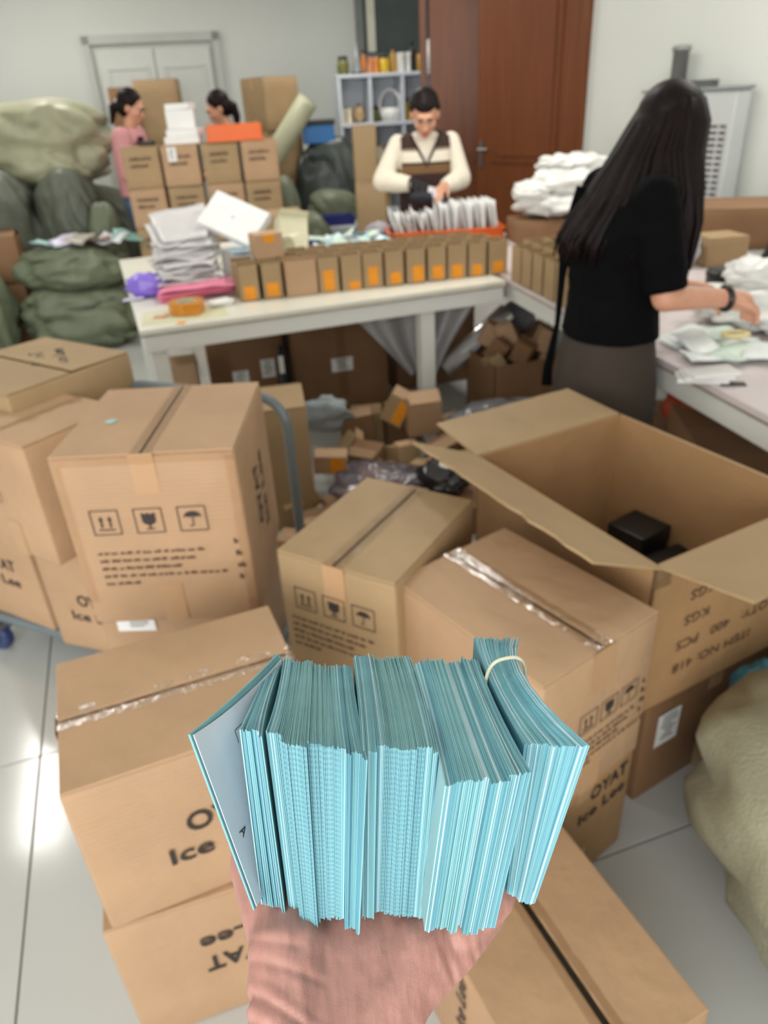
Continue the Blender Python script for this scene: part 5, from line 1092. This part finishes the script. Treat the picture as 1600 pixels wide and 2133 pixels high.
STK = {  # world key points: front top, front bottom, middle top, back top; left side then right side of each bundle
    'b1': ([(-.0640, .212, 1.280), (-.0710, .212, 1.162), (-.0660, .252, 1.259), (-.0630, .297, 1.246)], [(-.0545, .212, 1.279), (-.0590, .212, 1.155), (-.0585, .252, 1.260), (-.0585, .297, 1.245)]),
    'b2': ([(-.0535, .212, 1.278), (-.0580, .212, 1.154), (-.0550, .252, 1.261), (-.0578, .297, 1.244)], [(-.0120, .200, 1.275), (-.0230, .200, 1.160), (-.0170, .240, 1.261), (-.0213, .285, 1.247)]),
    'b3': ([(-.0147, .207, 1.273), (-.0220, .207, 1.159), (-.0170, .247, 1.261), (-.0205, .292, 1.248)], [(.0165, .205, 1.271), (.0075, .205, 1.156), (.0145, .245, 1.260), (.0105, .290, 1.247)]),
    'b4': ([(.0175, .190, 1.268), (.0075, .190, 1.171), (.0152, .230, 1.263), (.0113, .275, 1.257)], [(.0520, .194, 1.269), (.0405, .194, 1.164), (.0462, .234, 1.262), (.0432, .279, 1.253)]),
    'b5': ([(.0525, .212, 1.265), (.0490, .212, 1.162), (.0468, .252, 1.258), (.0435, .297, 1.251)], [(.0790, .208, 1.266), (.0620, .208, 1.160), (.0608, .248, 1.267), (.0675, .293, 1.252)])}
def leaflet_mesh(ft, fb, mt, bt, th, wob, hz=0.0):
    """one thin folded leaflet standing on edge: curved along its depth, real thickness"""
    ft, fb, mt, bt = Vector(ft), Vector(fb), Vector(mt), Vector(bt)
    n = 7; rings = []
    for k in range(n + 1):
        t = k / n
        top = ft * (2 * (t - .5) * (t - 1)) + mt * (-4 * t * (t - 1)) + bt * (2 * t * (t - .5))
        dn = (fb - ft) * (1 - 0.04 * t)
        bot = top + dn + Vector((0, 0, hz * t))
        d = Vector((1, 0, 0)) * th / 2
        mid = (top + bot) / 2 + Vector((wob * math.sin(math.pi * t), 0, 0))
        rings.append([top - d, top + d, mid + d, bot + d, bot - d, mid - d])
    return G().loft(rings)
def lerp(a, b, t): return tuple(x + (y - x) * t for x, y in zip(a, b))
BL = {'b1': 'thin teal leaflet bundle beside the open white page of the held stack', 'b2': 'thick teal leaflet bundle with dotted edges in the left half of the held stack',
      'b3': 'teal leaflet bundle in the middle of the held stack', 'b4': 'teal leaflet bundle reaching nearest the camera, left of the banded one', 'b5': 'teal leaflet bundle pinched by a rubber band at the right of the stack'}
CNT = {'b1': 12, 'b2': 58, 'b3': 44, 'b4': 42, 'b5': 34}
rd = random.Random(11)
for key, (Lk, Rk) in STK.items():
    base = Vector(lerp(Lk[1], Rk[1], .5)); base.y += 0.04
    t = thing('leaflet_bundle', BL[key], 'paper bundle', base, 0, 'bundles of teal leaflets in the hand')
    n = CNT[key]; step = 0; sy = 0; sz = 0; grp = 0
    for i in range(n):
        w = (i + 0.5) / n
        if grp <= 0:
            grp = rd.randint(3, 10); sy = rd.uniform(-.0022, .0015); sz = rd.uniform(-.0016, .0014); bz = rd.uniform(-.002, .002)
        grp -= 1
        P = [Vector(lerp(Lk[q], Rk[q], w)) for q in range(4)]
        if key == 'b2':
            d = (-0.002 if w < .15 else -0.006 if w < .42 else -0.002 if w < .8 else -0.004)
            P[0].y += d + .004; P[1].y += d + .004; P[1].z += (-.004 if .15 < w < .45 else 0 if w < .8 else -.004)
        jit = Vector((0, rd.uniform(-.0005, .0005) + sy, rd.uniform(-.0004, .0004)))
        ft = P[0] + jit + Vector((0, 0, sz * .6)); fb = P[1] + jit + Vector((0, 0, bz + rd.uniform(-.0008, .0008)))
        mt = P[2] + Vector((0, 0, sz * .6 + rd.uniform(-.0003, .0003))); bt = P[3] + Vector((0, rd.uniform(-.0012, .0012), sz + rd.uniform(-.0008, .0008)))
        wid = abs(Rk[0][0] - Lk[0][0]) / n
        th = wid * rd.uniform(0.72, 0.92)
        if key == 'b2' and .12 < w < .75: m = TDOT[i % 3]
        elif key == 'b3' and .3 < w < .85: m = TDOT[(i * 2) % 3]
        else: m = TEALS[rd.choice((0, 0, 1, 1, 2, 3, 3, 4))]
        if rd.random() < (0.07 if key in ('b4', 'b5') else 0.02): m = TWHITE
        if key == 'b4' and i == 0: m = TEALS[4]
        g = leaflet_mesh(ft - base, fb - base, mt - base, bt - base, th, rd.uniform(-.0003, .0003), 0.0)
        obj('leaflet', g, m, t)
    if key == 'b5':
        # rubber band pinching the bundle towards its back: a rounded loop round all leaflets
        ctr = [(Vector(lerp(Lk[2], Lk[3], .2)) - base), (Vector(lerp(Rk[2], Rk[3], .2)) - base)]
        x0 = ctr[0].x - .0014; x1 = ctr[1].x + .0022; zt = max(ctr[0].z, ctr[1].z) + .0012; zb = zt - .108; y0 = ctr[0].y
        loop_ = [(x0, y0, zt - .004), (x0 + .003, y0 + .0005, zt), ((x0 + x1) / 2, y0 + .001, zt + .0014), (x1 - .003, y0 + .003, zt + .001), (x1, y0 + .004, zt - .004), (x1 + .003, y0 + .004, (zt + zb) / 2), (x1, y0 + .004, zb), (x0, y0, zb), (x0 - .001, y0, (zt + zb) / 2)]
        pts = []
        for k in range(64):
            a = 2 * math.pi * k / 64; ca, sa = math.cos(a), math.sin(a); q = lambda v, e: math.copysign(abs(v) ** (2 / e), v)
            u_ = q(ca, 3.2); w_ = q(sa, 9); xs = (x0 + x1) / 2 + u_ * (x1 - x0) / 2 * 1.06; pts.append(Vector((xs, y0 + .002 + .002 * u_, (zt + zb) / 2 + w_ * (zt - zb) / 2 + (.0012 * (1 - u_ * u_) if sa > 0 else 0))))
        ob = obj('rubber_band', G().tube(pts, 0.0009, 8, closed=True), mat('cream_rubber', (226, 222, 196), 0.5), t); ob['label'] = 'cream rubber band'
        for p in ob.data.polygons: p.use_smooth = True
# flared cover on the left: teal leaflet with a white printed inner page turned to the camera
b0 = Vector((-.070, .24, 1.17))
t = thing('open_leaflet', 'leaflet flaring open at the left end of the held stack, white page showing', 'leaflet', b0)
ft, fb, bt = Vector((-.0815, .205, 1.288)), Vector((-.0722, .205, 1.171)), Vector((-.0600, .292, 1.252))
mt = (ft + bt) / 2 + Vector((-.0015, 0, -.003))
obj('leaflet', leaflet_mesh(ft - b0, fb - b0, mt - b0, bt - b0, .0008, 0), TEALS[2], t)
ins = Vector((.0012, .0012, -.0016)); 
obj('page', leaflet_mesh(ft + ins - b0, fb + Vector((.0012, .0012, .001)) - b0, mt + Vector((.0014, 0, -.0035)) - b0, bt + Vector((.0016, 0, -.0035)) - b0, .0004, 0), mat('leaflet_page', (224, 230, 240), 0.5, var=0.02), t)
# print on the page: a letter and the corner of a frame, laid on the curved page surface
pf, pb_, pm, pk = ft + ins, fb + Vector((.0012, .0012, .001)), mt + Vector((.0014, 0, -.0035)), bt + Vector((.0016, 0, -.0035))
def on_page(a, d):
    q = a / .087; top = pf * (2 * (q - .5) * (q - 1)) + pm * (-4 * q * (q - 1)) + pk * (2 * q * (q - .5))
    return top + (pb_ - pf) * (d / .117) + Vector((.0005, 0, 0)) - b0
def page_print(me, a0, d0, rot):
    c, s_ = math.cos(R(rot)), math.sin(R(rot))
    return G().add([on_page(a0 + x * c - y * s_, d0 - (x * s_ + y * c)) for x, y, z in [tuple(v.co) for v in me.vertices]], [tuple(p.vertices) for p in me.polygons])
obj('printed_letter', page_print(text_mesh('A', 0.0085), .010, .068, -70), INK, t)
obj('printed_frame', page_print(G().box((0.013, 0, 0), (0.026, 0.0004, 0.0)).box((0, -0.004, 0), (0.0004, 0.008, 0.0)).mesh('fr'), .030, .0125, 0), INK, t)

# ------------------------------------------------------------------ the hand that holds it (left hand, palm up)
HS = mat('hand_skin', (178, 130, 119), 0.5, var=0.10, scale=45, sub=0.2)
nt = HS.node_tree; N = nt.nodes; Lk = nt.links; b = N['Principled BSDF']; tc = next(n for n in N if n.type == 'TEX_COORD')
mp = N.new('ShaderNodeMapping'); mp.inputs['Rotation'].default_value = (0, 0, R(-20)); mp.inputs['Scale'].default_value = (1.0, 0.25, 0.5); Lk.new(tc.outputs['Object'], mp.inputs['Vector'])
n1 = N.new('ShaderNodeTexNoise'); n1.inputs['Scale'].default_value = 130; n1.inputs['Detail'].default_value = 6; Lk.new(mp.outputs[0], n1.inputs['Vector'])
n2 = N.new('ShaderNodeTexVoronoi'); n2.inputs['Scale'].default_value = 900; Lk.new(tc.outputs['Object'], n2.inputs['Vector'])
ad = N.new('ShaderNodeMath'); ad.operation = 'MULTIPLY_ADD'; ad.inputs[1].default_value = 0.05; Lk.new(n2.outputs['Distance'], ad.inputs[0]); Lk.new(n1.outputs['Fac'], ad.inputs[2])
bp = N.new('ShaderNodeBump'); bp.inputs['Strength'].default_value = 0.45; bp.inputs['Distance'].default_value = 0.0022; Lk.new(ad.outputs[0], bp.inputs['Height']); Lk.new(bp.outputs[0], b.inputs['Normal'])
hd = thing('person', 'left hand and bare forearm of the photographer holding up the leaflet stack', 'person', (-.045, .10, 1.09))
H0 = Vector((-.045, .10, 1.09))
def hp_(x, y, z): return Vector((x, y, z)) - H0
g = G()
# forearm and wrist coming from below the frame on the left
def sect(c, a, rx, rz, n=18):
    """elliptic ring, a = heading of the limb in the horizontal plane (deg from +y)"""
    c = Vector(c); X = Vector((math.cos(R(a)), math.sin(R(a)) * -1, 0)); Z = Vector((0, 0.25, 0.97))
    return [c - H0 + X * rx * math.cos(2 * math.pi * i / n) + Z * rz * math.sin(2 * math.pi * i / n) for i in range(n)]
g.loft([sect((-.105, -.06, 1.02), 25, .040, .034), sect((-.085, .02, 1.055), 24, .038, .031), sect((-.062, .09, 1.090), 22, .034, .026), sect((-.048, .135, 1.108), 20, .0335, .0225),
        sect((-.043, .165, 1.121), 16, .0365, .021), sect((-.033, .190, 1.129), 14, .0445, .020), sect((-.021, .208, 1.133), 14, .054, .0185), sect((-.011, .227, 1.136), 14, .062, .0165), sect((0.004, .262, 1.138), 14, .056, .0135), sect((.016, .290, 1.137), 14, .047, .010)])
g.cap([hp_(-.058, .165, 1.128), hp_(-.058, .205, 1.139), hp_(-.058, .240, 1.140)], [.017, .022, .017])          # ball of the thumb
g.cap([hp_(-.020, .172, 1.126), hp_(.004, .203, 1.136), hp_(.034, .235, 1.139)], [.014, .0175, .014])             # heel below the little finger
g.cap([hp_(.024, .209, 1.140), hp_(.044, .223, 1.143), hp_(.056, .245, 1.143)], [.0115, .0125, .011])
fing = [((-.030, .282, 1.137), 4, (.046, .028, .022), .0093), ((-.008, .290, 1.138), 9, (.050, .031, .024), .0096), ((.015, .288, 1.138), 15, (.047, .029, .023), .0092), ((.040, .268, 1.139), 26, (.036, .022, .020), .0082)]
nails = []
for (c, a, ls, r) in fing:
    p = Vector(c) - H0; pts = [p]; cur = 0
    for k, l in enumerate(ls):
        cur += (-4, 2, 8)[k]
        p = p + Vector((math.sin(R(a)) * math.cos(R(cur)), math.cos(R(a)) * math.cos(R(cur)), math.sin(R(cur)))) * l; pts.append(p)
    g.cap(pts, [r * 1.12, r, r * .92, r * .78]); nails.append((pts[-1], a, cur, r))
g.cap([hp_(-.066, .215, 1.137), hp_(-.084, .252, 1.138), hp_(-.086, .285, 1.141), hp_(-.080, .310, 1.146)], [.016, .0125, .011, .0088])   # thumb lying flat under the stack
me = g.remesh('hand', 0.0012, 14, 0.5)
# creases: shallow grooves across wrist, palm and finger roots
creases = [((-.084, .188), (-.026, .158), .0030), ((-.084, .180), (-.032, .148), .0032), ((-.084, .171), (-.036, .138), .0030), ((-.082, .161), (-.03, .122), .0026), ((.004, .224), (.022, .187), .0018), ((.022, .220), (.034, .194), .0020), ((-.030, .228), (-.028, .192), .0012),
           ((-.048, .188), (-.040, .140), .0013), ((-.039, .196), (-.032, .140), .0015), ((-.029, .192), (-.024, .140), .0014), ((-.018, .192), (-.014, .142), .0013), ((-.080, .197), (-.040, .184), .0010), ((-.080, .206), (-.050, .195), .0009), ((-.010, .190), (.002, .168), .0008)]
NR = [tuple(v.vector) for v in me.vertex_normals]; off = {}
for v in me.vertices:
    x, y, z = v.co + H0
    if NR[v.index][2] < 0.05: continue
    d = 0.0
    for (a, b_, dep) in creases:
        ax, ay = a; bx_, by = b_; L2 = (bx_ - ax) ** 2 + (by - ay) ** 2
        tt = max(0, min(1, ((x - ax) * (bx_ - ax) + (y - ay) * (by - ay)) / L2)); bow = 0.003 * math.sin(math.pi * tt)
        qx = ax + (bx_ - ax) * tt; qy = ay + (by - ay) * tt - bow; dist = math.hypot(x - qx, y - qy)
        fade = min(1, 6 * tt + .3, 6 * (1 - tt) + .3)
        if dist < .006: d += .55 * dep * fade * (math.exp(-(dist / .0015) ** 2) - 0.30 * math.exp(-((dist - .0035) / .0020) ** 2))
    d += 0.0010 * fbm((x * 80, y * 30, z * 40), 4)
    off[v.index] = d
co = [0.0] * (3 * len(me.vertices)); me.vertices.foreach_get('co', co)
for i, d in off.items():
    for q in range(3): co[3 * i + q] -= NR[i][q] * d
me.vertices.foreach_set('co', co); me.update()
obj('hand', me, HS, hd)
for (p, a, cur, r) in nails:
    obj('fingernail', G().ball((0, 0, 0), (r * .62, r * .75, r * .16)), mat('nail', (226, 178, 166), 0.25), hd, Matrix.Translation(p + Vector((0, 0, 0))) @ Matrix.Rotation(R(-a), 4, 'Z') @ Matrix.Rotation(R(cur), 4, 'X') @ Matrix.Translation((0, r * .2, -r * .72)))
# thin bracelet glinting at the wrist
ring = [Vector((-.0655, .085, 1.088)) - H0 + Vector((math.cos(R(22)), -math.sin(R(22)), 0)) * .0385 * math.cos(q) + Vector((0, .25, .97)) * .0300 * math.sin(q) for q in (2 * math.pi * k / 40 for k in range(40))]
bo = obj('bracelet', G().tube(ring, .0014, 6, closed=True), mat('silver', (220, 220, 215), 0.15, metal=1.0), None); tag(bo, 'thin silver bracelet round the photographer\'s wrist', 'bracelet'); bo.location = H0
